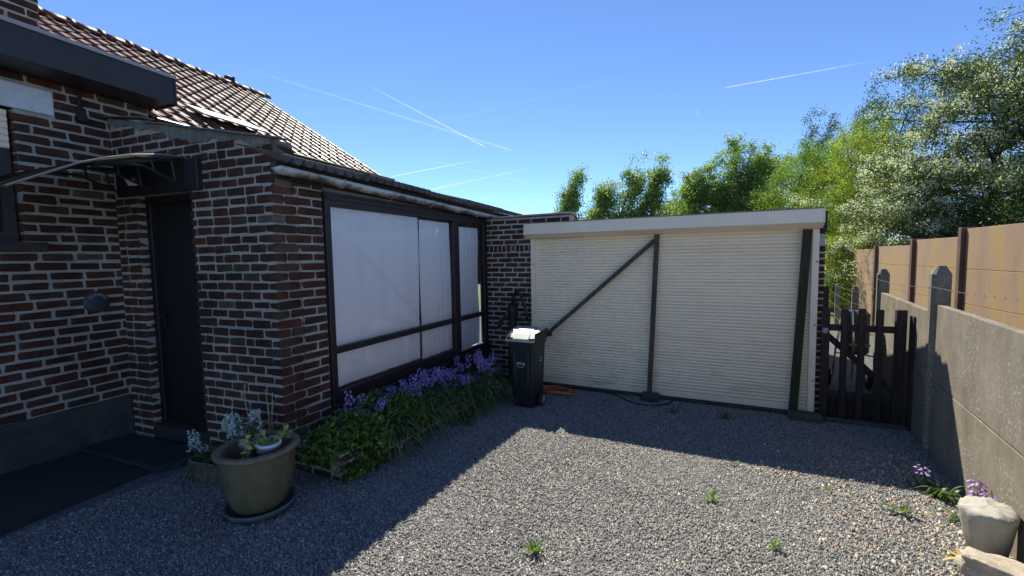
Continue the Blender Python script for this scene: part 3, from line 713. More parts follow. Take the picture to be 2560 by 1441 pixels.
# ------------------------------------------------------------------ the garage with the roller shutter
gar = thing('garage', 'low brick garage with wide cream roller shutter at the end of the yard', 'garage', (0, 0, 0))
m = MB(); m.box(.0, .74, .008, .2, 0, 2.262); m.box(.74, 1.24, .008, .2, 1.9, 2.262); m.box(1.24, 3.955, .008, .2, 2.0, 2.155); m.box(3.84, 3.955, .008, .2, 0, 2.0)
m.box(3.76, 3.955, .2, 4.2, 0, 2.13); m.box(0, 3.955, 4.2, 4.4, 0, 2.1); m.box(.0, .2, .2, 4.2, 0, 2.1)
gw = m.obj('wall', MORTAR, gar)
def pumplay():
    r = random.Random(77); c = .0685; j = .0145; z = .02; row = 0; h = c-j
    while z < 2.25:
        if 1.795 <= z+.02 < 1.86 and row != -1:
            x = .006
            while x < .735:
                wv = .052*r.uniform(.9, 1.1); brick(gw, x, min(x+wv, .74), z, z+.094, r); x += wv+.014
            z += .094+j; row += 1; continue
        ivs = [(.004, .74)] if z < 2.13 else [(.004, 1.235)]
        for a, b in ivs:
            x = a-(.1025 if row % 2 else 0)
            while x < b-.02:
                L = .205*r.uniform(.95, 1.05); p, q = max(a, x), min(x+L-j, b)
                if q-p > .03: brick(gw, p, q, z+r.uniform(-.002, .002), min(z+h, 2.258), r)
                x += L
        a, b = 3.885, 3.958
        if z < 1.99: brick(gw, a+r.uniform(0, .006) if row % 2 else a-.02, b, z, z+h, r)
        z += c; row += 1
pumplay()
m = MB(); m.box(-.0, .60, -.03, .24, 2.268, 2.288, .004); m.box(.603, 1.27, -.028, .24, 2.272, 2.296, .004); m.obj('coping', simple('worn coping slab', (.20, .17, .13), (.33, .29, .23), 9, .95, .5), gar)
m = MB(); m.prism([(.25, 2.13), (4.4, 2.05), (4.4, 2.10), (.25, 2.17)], .0, 3.98, 'x'); m.obj('flat_roof', simple('roof felt', (.06, .05, .045), (.10, .085, .075), 5, .9), gar)
sb = MB(); sb.prism([(-.05, 2.155), (-.215, 2.155), (-.222, 2.02), (-.12, 1.968), (-.05, 1.968)], .70, 3.895, 'x'); sbo = sb.obj('shutter_box', BOXMAT, gar)
for x0 in (3.896, .690): MB().prism([(-.048, 2.157), (-.219, 2.157), (-.226, 2.02), (-.122, 1.964), (-.048, 1.964)], x0, x0+.009, 'x').obj('end_cap', BOXMAT, sbo)
m = MB(); m.box(.70, 3.895, -.225, -.04, 2.158, 2.166); m.obj('top_flashing', simple('grey box flashing', (.20, .19, .18), None, rough=.5), sbo)
m = MB(); m.box(3.906, 3.95, -.10, .02, 1.93, 2.14, .004); m.obj('end_bracket', IRON, sbo)
for x0, x1 in ((.722, .778), (3.832, 3.893)): 
    ro = MB().box(x0, x1, -.075, -.012, .02, 1.966, .003).obj('guide_rail', BOXMAT, gar)
    for z in (.40, .98, 1.63): MB().tube([((x0+x1)/2+.012, -.074, z), ((x0+x1)/2+.012, -.082, z)], .008, 8).obj('screw', BLACKPLASTIC, ro)
cur = MB().box(.775, 3.835, -.012, -.006, .04, 1.97).obj('shutter_curtain', SHUTTER, gar)
sp_ = .0378
SM = MB(); pr = [(-.014, .0), (-.0235, .006), (-.027, .016), (-.0235, .030), (-.014, .0355)]
SM.prism(pr, .776, 3.834, 'x'); SMe = SM.mesh('slat'); SMe.materials.append(SHUTTER)
for i in range(49): link('slat', SMe, None, cur, (0, rnd.uniform(-.001, .001), .118+i*sp_+rnd.uniform(-.0008, .0008)), (0, rnd.uniform(-.0004, .0004), rnd.uniform(-.0006, .0006)))
MB().box(.776, 3.834, -.030, -.013, .045, .115, .003).obj('bottom_bar', SHUTTER, cur)
m = MB(); m.box(.70, 3.90, -.07, .0, -.04, .038, .004); m.obj('threshold', simple('dark mossy threshold', (.03, .026, .02), (.06, .06, .035), 10, .95, .5), gar)
# timber propping the shutter
tag(MB().beam((2.255, -.125, .10), (2.325, -.075, 1.965), .052, .045, (0, 1, 0)).obj('timber_post', WEATHERED), 'upright weathered timber post against the middle of the shutter', 'post')
tag(MB().beam((.80, -.118, .575), (2.302, -.07, 1.90), .046, .04, (0, 1, 0)).obj('timber_brace', WEATHERED), 'slanting weathered timber brace leaning across the left half of the shutter', 'brace')
tag(MB().beam((3.70, -.12, .02), (3.785, -.10, 1.96), .076, .04, (0, 1, 0)).obj('timber_plank', GREENWOOD), 'dark mossy plank standing at the right end of the shutter', 'plank')
def rockmesh(name, sx, sy, sz, seed, mat, sub=2, amp=.12, flat=False):
    b = bmesh.new(); bmesh.ops.create_cube(b, size=1); bmesh.ops.bevel(b, geom=b.edges[:], offset=.16, segments=2, affect='EDGES', profile=.6)
    bmesh.ops.subdivide_edges(b, edges=b.edges[:], cuts=sub, use_grid_fill=True)
    from mathutils import noise as mn
    for v in b.verts:
        d = mn.fractal(v.co*3+Vector((seed, seed*2, 0)), 1.0, 2.0, 4); v.co += v.co.normalized()*d*amp; v.co = Vector((v.co.x*sx, v.co.y*sy, v.co.z*sz))
    me = bpy.data.meshes.new(name); b.to_mesh(me); b.free(); me.shade_smooth(); return link(name, me, mat)
o = rockmesh('stone_block', .20, .13, .10, 1, simple('dark foot stone', (.03, .03, .032), (.065, .062, .06), 14, .95, .6), 1, .03); o.location = (2.27, -.19, .055); tag(o, 'dark squared stone holding the foot of the timber post', 'stone')
o = rockmesh('concrete_block', .30, .16, .09, 4, simple('mossy block', (.05, .05, .035), (.10, .095, .065), 10, .95, .6), 1, .02); o.location = (3.80, -.17, .035); tag(o, 'mossy concrete block on the ground under the right shutter rail', 'block')

# cast iron hand pump
pump = thing('hand_pump', 'black cast iron hand pump standing against the brick wall behind the bin', 'pump', (.47, -.14, 0))
MB().lathe([(.11, .0), (.10, .05), (.06, .10), (.055, .55), (.065, .56), (.065, .60), (.05, .62), (.055, .95), (.075, 1.0), (.075, 1.05), (.03, 1.09), (.0, 1.10)], 16).obj('body', IRON, pump, True)
m = MB(); m.tube([(.0, 0, 1.08), (.02, 0, 1.20), (.07, -.01, 1.27), (.13, -.02, 1.235), (.19, -.03, 1.10), (.25, -.04, .86)], [.02, .022, .024, .022, .018, .014], 7); m.obj('lever', IRON, pump, True)
m = MB(); m.tube([(-.04, -.02, .92), (-.12, -.05, .90), (-.16, -.07, .84), (-.16, -.07, .78)], [.03, .028, .026, .03], 8); m.obj('spout', IRON, pump, True)
m = MB(); m.tube([(.02, 0, 1.05), (.06, 0, 1.16)], .015, 6); m.obj('pivot_arm', IRON, pump)

# ------------------------------------------------------------------ wheelie bin
BG = gz(-1.0)
bn = thing('wheelie_bin', 'dark green wheelie bin with pale lid standing in front of the shutter', 'bin', (1.02, -.93, BG)); bn.scale = (.95, .95, .95)
def bloft(rings):
    m = MB()
    for (x0, x1, y0, y1, z) in rings:
        c = .03; m.v += [(x0+c, y0, z), (x1-c, y0, z), (x1, y0+c, z), (x1, y1-c, z), (x1-c, y1, z), (x0+c, y1, z), (x0, y1-c, z), (x0, y0+c, z)]
    n = len(rings); m.f = [(i*8+k, i*8+(k+1) % 8, (i+1)*8+(k+1) % 8, (i+1)*8+k) for i in range(n-1) for k in range(8)]+[tuple(range(7, -1, -1)), tuple(range((n-1)*8, n*8))]
    return m
body = bloft([(-.125, .125, -.125, .185, .035), (-.135, .135, -.14, .19, .06), (-.165, .165, -.172, .205, .74), (-.178, .178, -.185, .215, .745), (-.180, .180, -.188, .218, .795)]).obj('body', GREENPLASTIC, bn)
for x in (-.088, .088):
    MB().beam((x*.78, -.133, .10), (x*1.0, -.171, .70), .020, .012, (0, -1, 0)).obj('rib', simple('greyed rib plastic', (.035, .048, .042), None, rough=.4) if 'greyed rib plastic' not in bpy.data.materials else bpy.data.materials['greyed rib plastic'], body)
m = MB(); prof = [(-.205, .795), (-.20, .822), (-.12, .875), (.0, .912), (.14, .925), (.215, .915), (.225, .80), (.2, .796)]
m.prism(prof, -.190, .182, 'x'); lid = m.obj('lid', LIDPLASTIC, bn); bv = lid.modifiers.new('b', 'BEVEL'); bv.width = .010; bv.segments = 2; bv.limit_method = 'ANGLE'
m = MB(); m.prism([(-.195, .833), (-.115, .884), (.0, .921), (.13, .934), (.13, .928), (.0, .914), (-.115, .876), (-.195, .825)], -.09, .10, 'x'); m.obj('lid_panel', simple('greyish lid panel', (.28, .29, .27), None, rough=.35), lid)
for x in (-.13, .145): m = MB(); m.box(x-.03, x+.03, -.212, -.165, .825, .846, .004); m.obj('lid_grip', BLACKPLASTIC, lid)
m = MB(); m.box(.1825, .190, -.19, .22, .80, .90); m.prism([(-.19, .80), (-.19, .82), (0, .90), (.2, .915), (.22, .80)], .1825, .192, 'x'); m.obj('lid_side', GREENPLASTIC, lid)
m = MB(); m.box(.10, .225, .235, .285, .80, .868, .008); m.box(-.20, -.10, .235, .285, .80, .868, .008); m.tube([(-.2, .262, .85), (.225, .262, .85)], .016, 8); m.obj('handle', GREENPLASTIC, bn)
for x in (-.145, .145):
    sgn = 1 if x > 0 else -1
    wl = MB().lathe([(.0, -.020), (.07, -.022), (.098, -.018), (.105, 0), (.098, .018), (.07, .022), (.0, .020)], 24).obj('wheel', RUBBER, bn, True, (x+sgn*.015, .08, .102-.04), (0, pi/2, 0))
    MB().lathe([(.0, .027), (.05, .026), (.058, .018)], 20).obj('hub', HUB, wl, True, None, (0, 0 if sgn > 0 else pi, 0))
m = MB(); m.tube([(-.15, .08, .062), (.15, .08, .062)], .010, 6); m.obj('axle', IRON, bn)
m = MB(); m.box(-.12, .12, -.12, .05, -.003, .036, .006); m.obj('foot', BLACKPLASTIC, bn)
def text_obj(txt, size, parent, loc, rot, mat, name='lettering'):
    c = bpy.data.curves.new('txt', 'FONT'); c.body = txt; c.size = size; c.align_x = 'CENTER'; c.extrude = .0008
    t = bpy.data.objects.new('txt', c); COL.objects.link(t)
    dg = bpy.context.evaluated_depsgraph_get(); me = bpy.data.meshes.new_from_object(t.evaluated_get(dg)); bpy.data.objects.remove(t)
    me.materials.clear(); me.materials.append(mat); o = bpy.data.objects.new(name, me); COL.objects.link(o); o.parent = parent; o.location = loc; o.rotation_euler = rot; return o
text_obj("O'IVLA", .036, body, (-.01, -.1635, .525), (radians(92.7), 0, 0), WHITEPRINT)
m = MB(); pth = [(-.055, .52), (-.04, .513), (-.045, .50), (-.03, .487), (-.012, .492), (0, .498), (.01, .49), (.03, .496), (.035, .508), (.025, .515), (.045, .522)]
for a_, b_ in zip(pth[:-1], pth[1:]): m.tube([(a_[0]-.005, -.1645+(.52-a_[1])*.05, a_[1]), (b_[0]-.005, -.1645+(.52-b_[1])*.05, b_[1])], .0013, 4)
m.obj('emblem_outline', WHITEPRINT, body)
text_obj("Z.", .07, body, (.161, .05, .535), (radians(90), 0, radians(90)), WHITEPRINT); text_obj("-", .07, body, (.159, .04, .48), (radians(90), 0, radians(90)), WHITEPRINT)

# hose and cable
pts = []
for i in range(150):
    t = i/149; a = t*2*pi*4.3; rr = .20-.05*t+.02*sin(a*.5)
    pts.append((1.17+rr*1.15*cos(a)+.03*sin(a*.31), -.33+rr*.55*sin(a), gz(-.3)+.012+.045*abs(sin(a*.37))*(.3+t)))
tag(MB().tube(pts, .0085, 6).obj('hose', ORANGE, None, True), 'coiled orange hose on the gravel behind the bin', 'hose')
pts = [(1.25, -.10, .03), (1.6, -.10, .03), (1.85, -.16, .03), (2.0, -.30, .03), (2.15, -.40, .03), (2.32, -.40, .03), (2.45, -.30, .03), (2.52, -.15, .03)]
def smoothp(p, n=6):
    p = [Vector(q) for q in p]; o = []
    for i in range(len(p)-1):
        a, b_, c, d = p[max(i-1, 0)], p[i], p[i+1], p[min(i+2, len(p)-1)]
        for k_ in range(n):
            t = k_/n; o.append(.5*((2*b_)+(-a+c)*t+(2*a-5*b_+4*c-d)*t*t+(-a+3*b_-3*c+d)*t**3))
    return o+[p[-1]]
tag(MB().tube(smoothp(pts), .008, 6).obj('cable', RUBBER, None, True), 'black cable lying on the gravel in front of the shutter', 'cable')

# ------------------------------------------------------------------ planter with plants
plr = thing('brick_planter', 'low raised brick planter full of bluebells under the annex window', 'planter', (.0, -3.2, 0))
# front wall runs along +Y at X=.55 ; local coordinates Y from 0 (near end)
m = MB(); zf = lambda y: gz(y-3.2)
m.v = []; 
def pw2(x0, x1, y0, y1, h0, h1):
    v = [(x0, y0, zf(y0)-.05), (x1, y0, zf(y0)-.05), (x1, y1, zf(y1)-.05), (x0, y1, zf(y1)-.05), (x0, y0, h0), (x1, y0, h0), (x1, y1, h1), (x0, y1, h1)]
    m.add(v, [(0, 3, 2, 1), (4, 5, 6, 7), (0, 1, 5, 4), (1, 2, 6, 5), (2, 3, 7, 6), (3, 0, 4, 7)])
pw2(.45, .542, .0, 2.55, zf(0)+.20, zf(2.55)+.185); pw2(.02, .45, .008, .10, zf(0)+.20, zf(0)+.20); pw2(.02, .45, .10, 2.55, zf(0)+.13, zf(2.5)+.12)
po = m.obj('wall', MORTAR, plr)
fw_ = bpy.data.objects.new('front_face', MB().box(0, 2.5, .03, .06, .0, .01).mesh('front_face')); COL.objects.link(fw_); fw_.data.materials.append(MORTAR); fw_.parent = plr; fw_.location = (.55, 0, 0); fw_.rotation_euler = (atan2(-.042, 1)*0, .0, pi/2)
r = random.Random(8)
for row in range(3):
    y = -.11 if row % 2 else 0
    while y < 2.5:
        L = .222*r.uniform(.94, 1.06); a, b_ = max(0, y), min(y+L-.014, 2.54)
        zz = zf((a+b_)/2)+.004+row*.066
        if b_-a > .04: o = brick(fw_, a, b_, zz, zz+.053, r)
        y += L
se = bpy.data.objects.new('side_face', MB().box(.05, .5, .03, .06, .1, .11).mesh('side_face')); COL.objects.link(se); se.data.materials.append(MORTAR); se.parent = plr
for row in range(3):
    x = .44
    while x > .05:
        L = .21*r.uniform(.9, 1.05)*(.5 if (row % 2 and x == .44) else 1); brick(se, max(.03, x-L+.014), x, zf(0)+.004+row*.066, zf(0)+.057+row*.066, r); x -= L
m = MB(); m.v = [(.03, .1, zf(0)+.15), (.45, .1, zf(0)+.15), (.45, 2.54, zf(2.5)+.15), (.03, 2.54, zf(2.5)+.15)]; m.f = [(0, 1, 2, 3)]; m.obj('soil', SOIL, plr)

def leafcloud(centers, spread, n, size, up=.25, aspect=.55, rs=rng, jitter=True, elong=None):
    """rhombic leaves around centres: centers (k,3), spread (k,) -> verts, quads"""
    k = rs.integers(0, len(centers), n); sp = np.asarray(spread)
    p = centers[k]+rs.normal(0, 1, (n, 3))*(sp[k][:, None] if sp.ndim else sp)
    d = rs.normal(0, 1, (n, 3)); d[:, 2] += up; d /= np.linalg.norm(d, axis=1)[:, None]
    q = rs.normal(0, 1, (n, 3)); s_ = np.cross(d, q); s_ /= np.linalg.norm(s_, axis=1)[:, None]
    nn = np.cross(d, s_); L = size*rs.uniform(.6, 1.25, n)[:, None]; Wd = L*aspect
    v = np.stack([p-d*L*.5, p+s_*Wd*.5+nn*L*.08, p+d*L*.5, p-s_*Wd*.5+nn*L*.08], 1).reshape(-1, 3)
    f = np.arange(4*n).reshape(-1, 4); return v, f
# low glossy shrub, three plants
def shrub(name, loc, pts, n, size, mat, label, cat, group, sp=.05):
    t = thing(name, label, cat, loc, 0, group)
    c = np.array(pts); v, f = leafcloud(c, sp, n, size, .5, .5); v[:, 2] = np.maximum(v[:, 2], .005)
    link('foliage', fastmesh('foliage', v, f), mat, t)
    m = MB()
    for p in pts[:14]: m.tube([(p[0]*.3, p[1]*.3, 0), (p[0]*.7, p[1]*.7, p[2]*.6), p], .004, 4)
    m.obj('stems', STEM, t); return t
def mound(rx, ry, h, k, seed):
    r = random.Random(seed); o = []
    while len(o) < k:
        x, y = r.uniform(-1, 1), r.uniform(-1, 1); q = x*x+y*y
        if q < 1: o.append((x*rx, y*ry, h*(1-q*.75)*r.uniform(.55, 1.05)))
    return o
shrub('low_shrub', (.36, -2.92, .26), mound(.28, .36, .22, 70, 1), 3600, .046, L_SHRUB, 'glossy low green shrub spilling over the near corner of the planter', 'shrub', 'low shrubs in the planter')
shrub('low_shrub', (.42, -2.42, .25), mound(.21, .32, .21, 60, 2), 2800, .046, L_SHRUB, 'glossy low green shrub in the middle of the planter front', 'shrub', 'low shrubs in the planter')
shrub('low_shrub', (.20, -2.55, .27), mound(.17, .27, .24, 50, 3), 2000, .046, L_SHRUB, 'glossy low green shrub close under the window board', 'shrub', 'low shrubs in the planter')
# trailing shoots over the wall
shrub('trailing_shoots', (.60, -3.06, .15), [(rnd.uniform(-.05, .06), rnd.uniform(-.16, .2), rnd.uniform(-.02, .14)) for _ in range(26)], 520, .036, L_SHRUB, 'leafy shoots hanging over the near corner of the brick planter', 'plant', None, .025)
# strap leaved clumps
def straps(loc, n, L, label, seed, mat=None, wid=.018, group='strap leaved clumps in the planter', spread=.05, bias=(0, 0), name='leaf_clump', droop=1.0):
    r = random.Random(seed); m = MB()
    for i in range(n):
        a = r.uniform(0, 2*pi); l = L*r.uniform(.6, 1.15); bx, by = r.gauss(0, spread), r.gauss(0, spread)
        dx, dy = cos(a)+bias[0], sin(a)+bias[1]; k = hypot(dx, dy) or 1; dx /= k; dy /= k
        rise = r.uniform(.45, .95); w_ = wid*r.uniform(.7, 1.2); pv = None
        for s_ in range(6):
            t = s_/5; hx = l*t*(.35+.55*t*(1.3-rise)); hz = l*(rise*t*1.25-t*t*(.75*droop+.35*(1-rise)))
            c = Vector((bx+dx*hx, by+dy*hx, max(-.15, hz))); sd = Vector((-dy, dx, 0))*(w_*(1-t**2)*.5+.0012)
            q = (c-sd, c+sd)
            if pv: b0 = len(m.v); m.v += [tuple(pv[0]), tuple(pv[1]), tuple(q[1]), tuple(q[0])]; m.f.append((b0, b0+1, b0+2, b0+3))
            pv = q
    o = m.obj(name, mat or L_STRAP, None, True, loc); tag(o, label, 'plant', group); return o
SL = [((.44, -2.15), 'strap leaved clump drooping over the planter front beside the low shrub'), ((.40, -1.80), 'strap leaved clump hanging over the middle of the planter front'),
      ((.50, -1.45), 'strap leaved clump halfway between the shrubs and the bin'), ((.52, -1.15), 'strap leaved clump second from the bin'), ((.50, -.90), 'broad strap leaved clump beside the bin at the planter end'),
      ((.22, -1.90), 'strap leaved clump under the bluebells near the window board'), ((.22, -1.35), 'strap leaved clump behind the drooping clumps near the mullion'), ((.25, -.75), 'strap leaved clump in the corner by the brick wall'),
      ((.50, -2.62), 'strap leaved clump between the two low shrubs at the planter edge'), ((.62, -1.75), 'small strap leaved clump rooted in the gravel at the planter foot')]
for i, ((x, y), lb) in enumerate(SL):
    straps((x, y, gz(y)+(.16 if i < 9 else .01)), 170 if i != 9 else 60, .46 if i != 9 else .28, lb, 40+i, bias=(.75, -.1) if x > .35 else (.3, 0), droop=1.05, spread=.07)
# bluebells
def bellmesh(r, h, nb, mat_stem, br=.0135):
    s_ = MB(); lean = (r.uniform(-.28, .28)+.05, r.uniform(-.28, .28))
    path = [(lean[0]*h*t*t, lean[1]*h*t*t, h*t) for t in (0, .3, .6, .85, 1)]
    s_.tube(path, [.003, .003, .0026, .002, .0014], 4, False)
    f_ = MB()
    for i in range(nb):
        t = .68+.32*i/nb; a = i*2.4+r.uniform(-.4, .4); rr = .042*(1.2-t*.6)*r.uniform(.5, 1.3)
        c = Vector((lean[0]*h*t*t+rr*cos(a), lean[1]*h*t*t+rr*sin(a), h*t+r.uniform(-.008, .004)))
        d = Vector((cos(a)*.6, sin(a)*.6, -.75)).normalized(); u_ = d.orthogonal().normalized(); v_ = d.cross(u_); q = br*r.uniform(.8, 1.2)
        b0 = len(f_.v); f_.v.append(tuple(c-d*q*1.0))
        for k_ in range(5): an = 2*pi*k_/5; f_.v.append(tuple(c+d*q*.9+(u_*cos(an)+v_*sin(an))*q*.85))
        f_.f += [(b0, b0+1+k_, b0+1+(k_+1) % 5) for k_ in range(5)]
    return s_.mesh('stem'), f_.mesh('flowers')
protos = []
for k_ in range(6):
    a_, b_ = bellmesh(random.Random(k_+60), rnd.uniform(.26, .40), rnd.randint(14, 22), STEM); protos.append((a_, b_))
def bellset(mat, idx, lab, grp, spots, zoff=.14, name='bluebell'):
    ps = []
    for a_, b_ in protos:
        a2, b2 = a_.copy(), b_.copy(); a2.materials.clear(); b2.materials.clear(); a2.materials.append(STEM); b2.materials.append(mat); ps.append((a2, b2))
    for (x, y, s_) in spots:
        p = ps[rnd.randrange(6)]
        t = thing(name, lab, 'flower', (x, y, gz(y)+zoff), rnd.uniform(0, 6.28), grp); t.scale = (1, 1, s_)
        link('stem', p[0], None, t); link('flowers', p[1], None, t)
sp1, sp2 = [], []
r = random.Random(99)
for i in range(84):
    y = -2.85+2.25*(i/83)+r.uniform(-.06, .06); x = r.uniform(.10, .40) if y < -1.6 else r.uniform(.14, .56)
    s_ = r.uniform(.50, 1.2)*(1.0 if y < -1.2 else 1.12)
    (sp2 if (y < -2.45 and r.random() < .55) or (y > -1.0 and r.random() < .55) or r.random() < .15 else sp1).append((x, y, s_))
bellset(BLUEBELL, 0, 'blue violet bluebell spike among the planter leaves under the window', 'blue violet bluebells in the planter', sp1)
bellset(LILAC, 1, 'pale lilac bluebell spike among the blue ones in the planter', 'lilac bluebells in the planter', sp2)
bellset(WHITEPETAL, 2, 'pale white bell flower drooping beside the bin at the planter end', 'white bell flowers beside the bin', [(.66, -1.02, .62), (.70, -.98, .5), (.64, -1.1, .7)], .06)

# ------------------------------------------------------------------ big glazed pot and neighbours
PX, PY = .345, -3.66; PG = gz(PY)
pot = thing('glazed_pot', 'large olive glazed ceramic pot with brown rim beside the annex corner', 'pot', (PX, PY, PG+.035), 0)
MB().lathe([(.0, .0), (.138, .0), (.146, .008), (.168, .05), (.188, .12), (.203, .21), (.212, .30), (.216, .352)], 48).obj('body', GLAZE, pot, True)
MB().lathe([(.214, .350), (.228, .354), (.240, .366), (.238, .380), (.222, .388), (.200, .386), (.190, .372), (.178, .28), (.165, .2)], 48).obj('rim', RIM, pot, True)
m = MB(); m.lathe([(.0, .235), (.175, .235)], 32); m.obj('soil', SOIL, pot)
sau = MB().lathe([(.0, .012), (.175, .012), (.190, .038), (.198, .042), (.205, .038), (.192, .0), (.0, .0)], 48).obj('pot_saucer', SAUCER, None, True, (PX+.005, PY, PG+.018), (.0, .0, 0)); tag(sau, 'grey plastic saucer under the large glazed pot', 'saucer')
def smallpot(x, y, z, r0, r1, h, mat, label, rot=(0, 0, 0)):
    t = thing('flower_pot', label, 'pot', (x, y, z), 0, None); t.rotation_euler = rot
    MB().lathe([(0, 0), (r0, 0), (r1, h*.86), (r1+.005, h*.86), (r1+.005, h), (r1-.004, h), (r1-.006, h*.8), (0, h*.8)], 28).obj('pot_body', mat, t, True); return t
smallpot(PX-.075, PY+.005, PG+.305, .045, .062, .135, POTBLUE, 'small pale blue grey plastic pot standing inside the large glazed pot')
smallpot(PX+.085, PY+.02, PG+.305, .045, .064, .15, POTWHITE, 'small white plastic pot with ivy inside the large glazed pot', (.05, .08, 0))
def bush(name, loc, pts, n, size, mat, label, sp):
    t = thing(name, label, 'plant', loc); v, f = leafcloud(np.array(pts), sp, n, size, .3, .75); link('leaves', fastmesh('leaves', v, f), mat, t)
    m = MB()
    for p in pts[:10]: m.tube([(0, 0, 0), (p[0]*.5, p[1]*.5, p[2]*.7+.02), p], .0025, 4)
    m.obj('stems', STEM, t); return t
bush('ivy', (PX+.085, PY-.01, PG+.43), [(rnd.gauss(0, .05), rnd.gauss(-.02, .05), rnd.uniform(-.02, .08)) for _ in range(12)]+[(-.06+.01*rnd.gauss(0, 1), -.07+.008*rnd.gauss(0, 1), -.015*k_) for k_ in range(8)]+[(.10+.02*k_, .03, .07+.012*k_) for k_ in range(5)], 230, .032, L_VARIEG, 'trailing yellow variegated ivy growing in the small white pot', .014)
bush('withered_plant', (PX-.075, PY+.01, PG+.43), [(rnd.gauss(0, .055), rnd.gauss(0, .05), rnd.uniform(0, .14)) for _ in range(30)], 420, .020, L_BRONZE, 'dull bronze leaved plant in the pale blue grey pot', .018)
m = MB(); m.tube(smoothp([(-.04, .02, 0), (-.05, .03, .12), (-.06, .02, .27), (-.055, .02, .38)]), .0035, 5); m.tube(smoothp([(-.04, .02, 0), (-.14, -.01, .0), (-.24, .0, .05), (-.30, .02, .12)]), .0035, 5)
t = m.obj('dry_stalks', DRYSTALK, None, True, (PX-.10, PY+.02, PG+.40)); tag(t, 'two long pale flower stalks, one upright and one arching, in the glazed pot', 'plant')
m = MB(); m.tube([(0, 0, 0), (.01, .0, .2), (-.01, .0, .38)], .003, 4); m.tube([(.02, .01, 0), (.01, .02, .2), (.03, .02, .36)], .0028, 4); m.tube([(.01, .01, 0), (.0, .02, .15), (.02, .03, .30)], .0028, 4)
t = m.obj('dry_twigs', DRYSTALK, None, True, (PX-.03, PY+.10, PG+.36)); tag(t, 'thin dry twigs standing up behind the small pots', 'plant')
# wicker basket
bk = thing('wicker_basket', 'small woven willow basket half hidden behind the large glazed pot', 'basket', (-.28, -3.50, gz(-3.5)), radians(8))
for k_ in range(9):
    m = MB(); pth = []
    for i in range(41):
        a = 2*pi*i/40; s_ = .006*(1 if (i+k_) % 2 else -1); q = 1.0+s_*2
        pth.append((.26*q*max(-1, min(1, 1.25*cos(a))), .10*q*max(-1, min(1, 1.25*sin(a))), .015+k_*.0155))
    m.tube(pth, .0085, 5, False); m.obj('willow_strand', WICKER, bk, True)
m = MB(); m.lathe([(0, .11), (.9, .11)], 4); o = m.obj('soil', SOIL, bk); o.scale = (.24, .10, 1); o.rotation_euler = (0, 0, 0)
straps((-.40, -3.46, gz(-3.5)+.08), 80, .36, 'dark strap leaves drooping to the gravel from the wicker basket', 71, group=None, bias=(-.5, -.25), wid=.010)
straps((-.14, -3.43, gz(-3.5)+.10), 60, .30, 'upright strap leaves behind the large glazed pot', 72, group=None, wid=.010)
WS = [(-.33, -3.42, 1.12), (-.28, -3.40, 1.2), (-.24, -3.42, 1.05), (-.36, -3.44, .98), (-.20, -3.40, .95), (-.30, -3.45, .92), (-.26, -3.44, 1.0), (-.12, -3.38, 1.32), (-.09, -3.40, 1.28), (-.38, -3.42, 1.05)]
bellset(WHITEPETAL, 3, 'white bell flower spike rising from the wicker basket beside the door', 'white flowers in the wicker basket', WS, .10)
WS = [(-.62, -3.50, .62), (-.60, -3.52, .50), (-.57, -3.50, .42), (-.63, -3.52, .80)]
bellset(WHITEPETAL, 4, 'short white bell flower spike leaning left of the wicker basket', 'short white flowers left of the basket', WS, .06)

# ------------------------------------------------------------------ concrete wall, gate, fences at the right
WA = math.atan(.12)     # wall line X = 4.66 + .12 Y
def wx(y): return 4.66+.12*y
cwl = thing('concrete_wall', 'lichen spotted concrete panel wall with pointed posts along the right side', 'wall', (4.66, 0, 0), -WA)
# local +y along the wall, -x faces the yard
def panel(y0, y1, z0, z1, t0=None): MB().box(.0, .05, y0, y1, z0, z1, .004).obj('panel', CONCRETE, cwl)
panel(-5.2, -2.92, -.1, 1.335); panel(-2.80, -.76, -.1, .655); panel(-2.80, -.76, .662, 1.285); panel(-.645, 1.56, -.1, .60); panel(-.645, 1.56, .606, 1.205)
def cpost(y, h):
    m = MB(); x0, x1, a, b_ = -.035, .085, y, y+.115; c = .022
    ring = [(x0+c, a), (x1-c, a), (x1, a+c), (x1, b_-c), (x1-c, b_), (x0+c, b_), (x0, b_-c), (x0, a+c)]
    m.v = [(p[0], p[1], -.1) for p in ring]+[(p[0], p[1], h-.07) for p in ring]+[((p[0]-.025)*.45+.025, (p[1]-y-.057)*.45+y+.057, h) for p in ring]
    m.f = [(k_, (k_+1) % 8, 8+(k_+1) % 8, 8+k_) for k_ in range(8)]+[(8+k_, 8+(k_+1) % 8, 16+(k_+1) % 8, 16+k_) for k_ in range(8)]+[tuple(range(16, 24))]
    m.obj('post', CONCRETE, cwl)
cpost(-.76, 1.60); cpost(1.56, 1.50); cpost(-2.92, 1.64)
m = MB()
def wire(m, a, b_, n=30):
    a = Vector(a); b_ = Vector(b_); pts = [a.lerp(b_, i/n)+Vector((0, 0, -.02*sin(pi*i/n))) for i in range(n+1)]
    m.tube(pts, .0022, 4, False)
    for i in range(1, n, 2):
        p = pts[i]; m.tube([p+Vector((.0, .006, .007)), p-Vector((0, .006, .007))], .0018, 3, False)
wire(m, (-.037, -2.9, 1.50), (-.037, -.76, 1.43)); wire(m, (-.037, -.70, 1.42), (-.037, 1.60, 1.37)); m.obj('barbed_wire', ZINC, cwl)
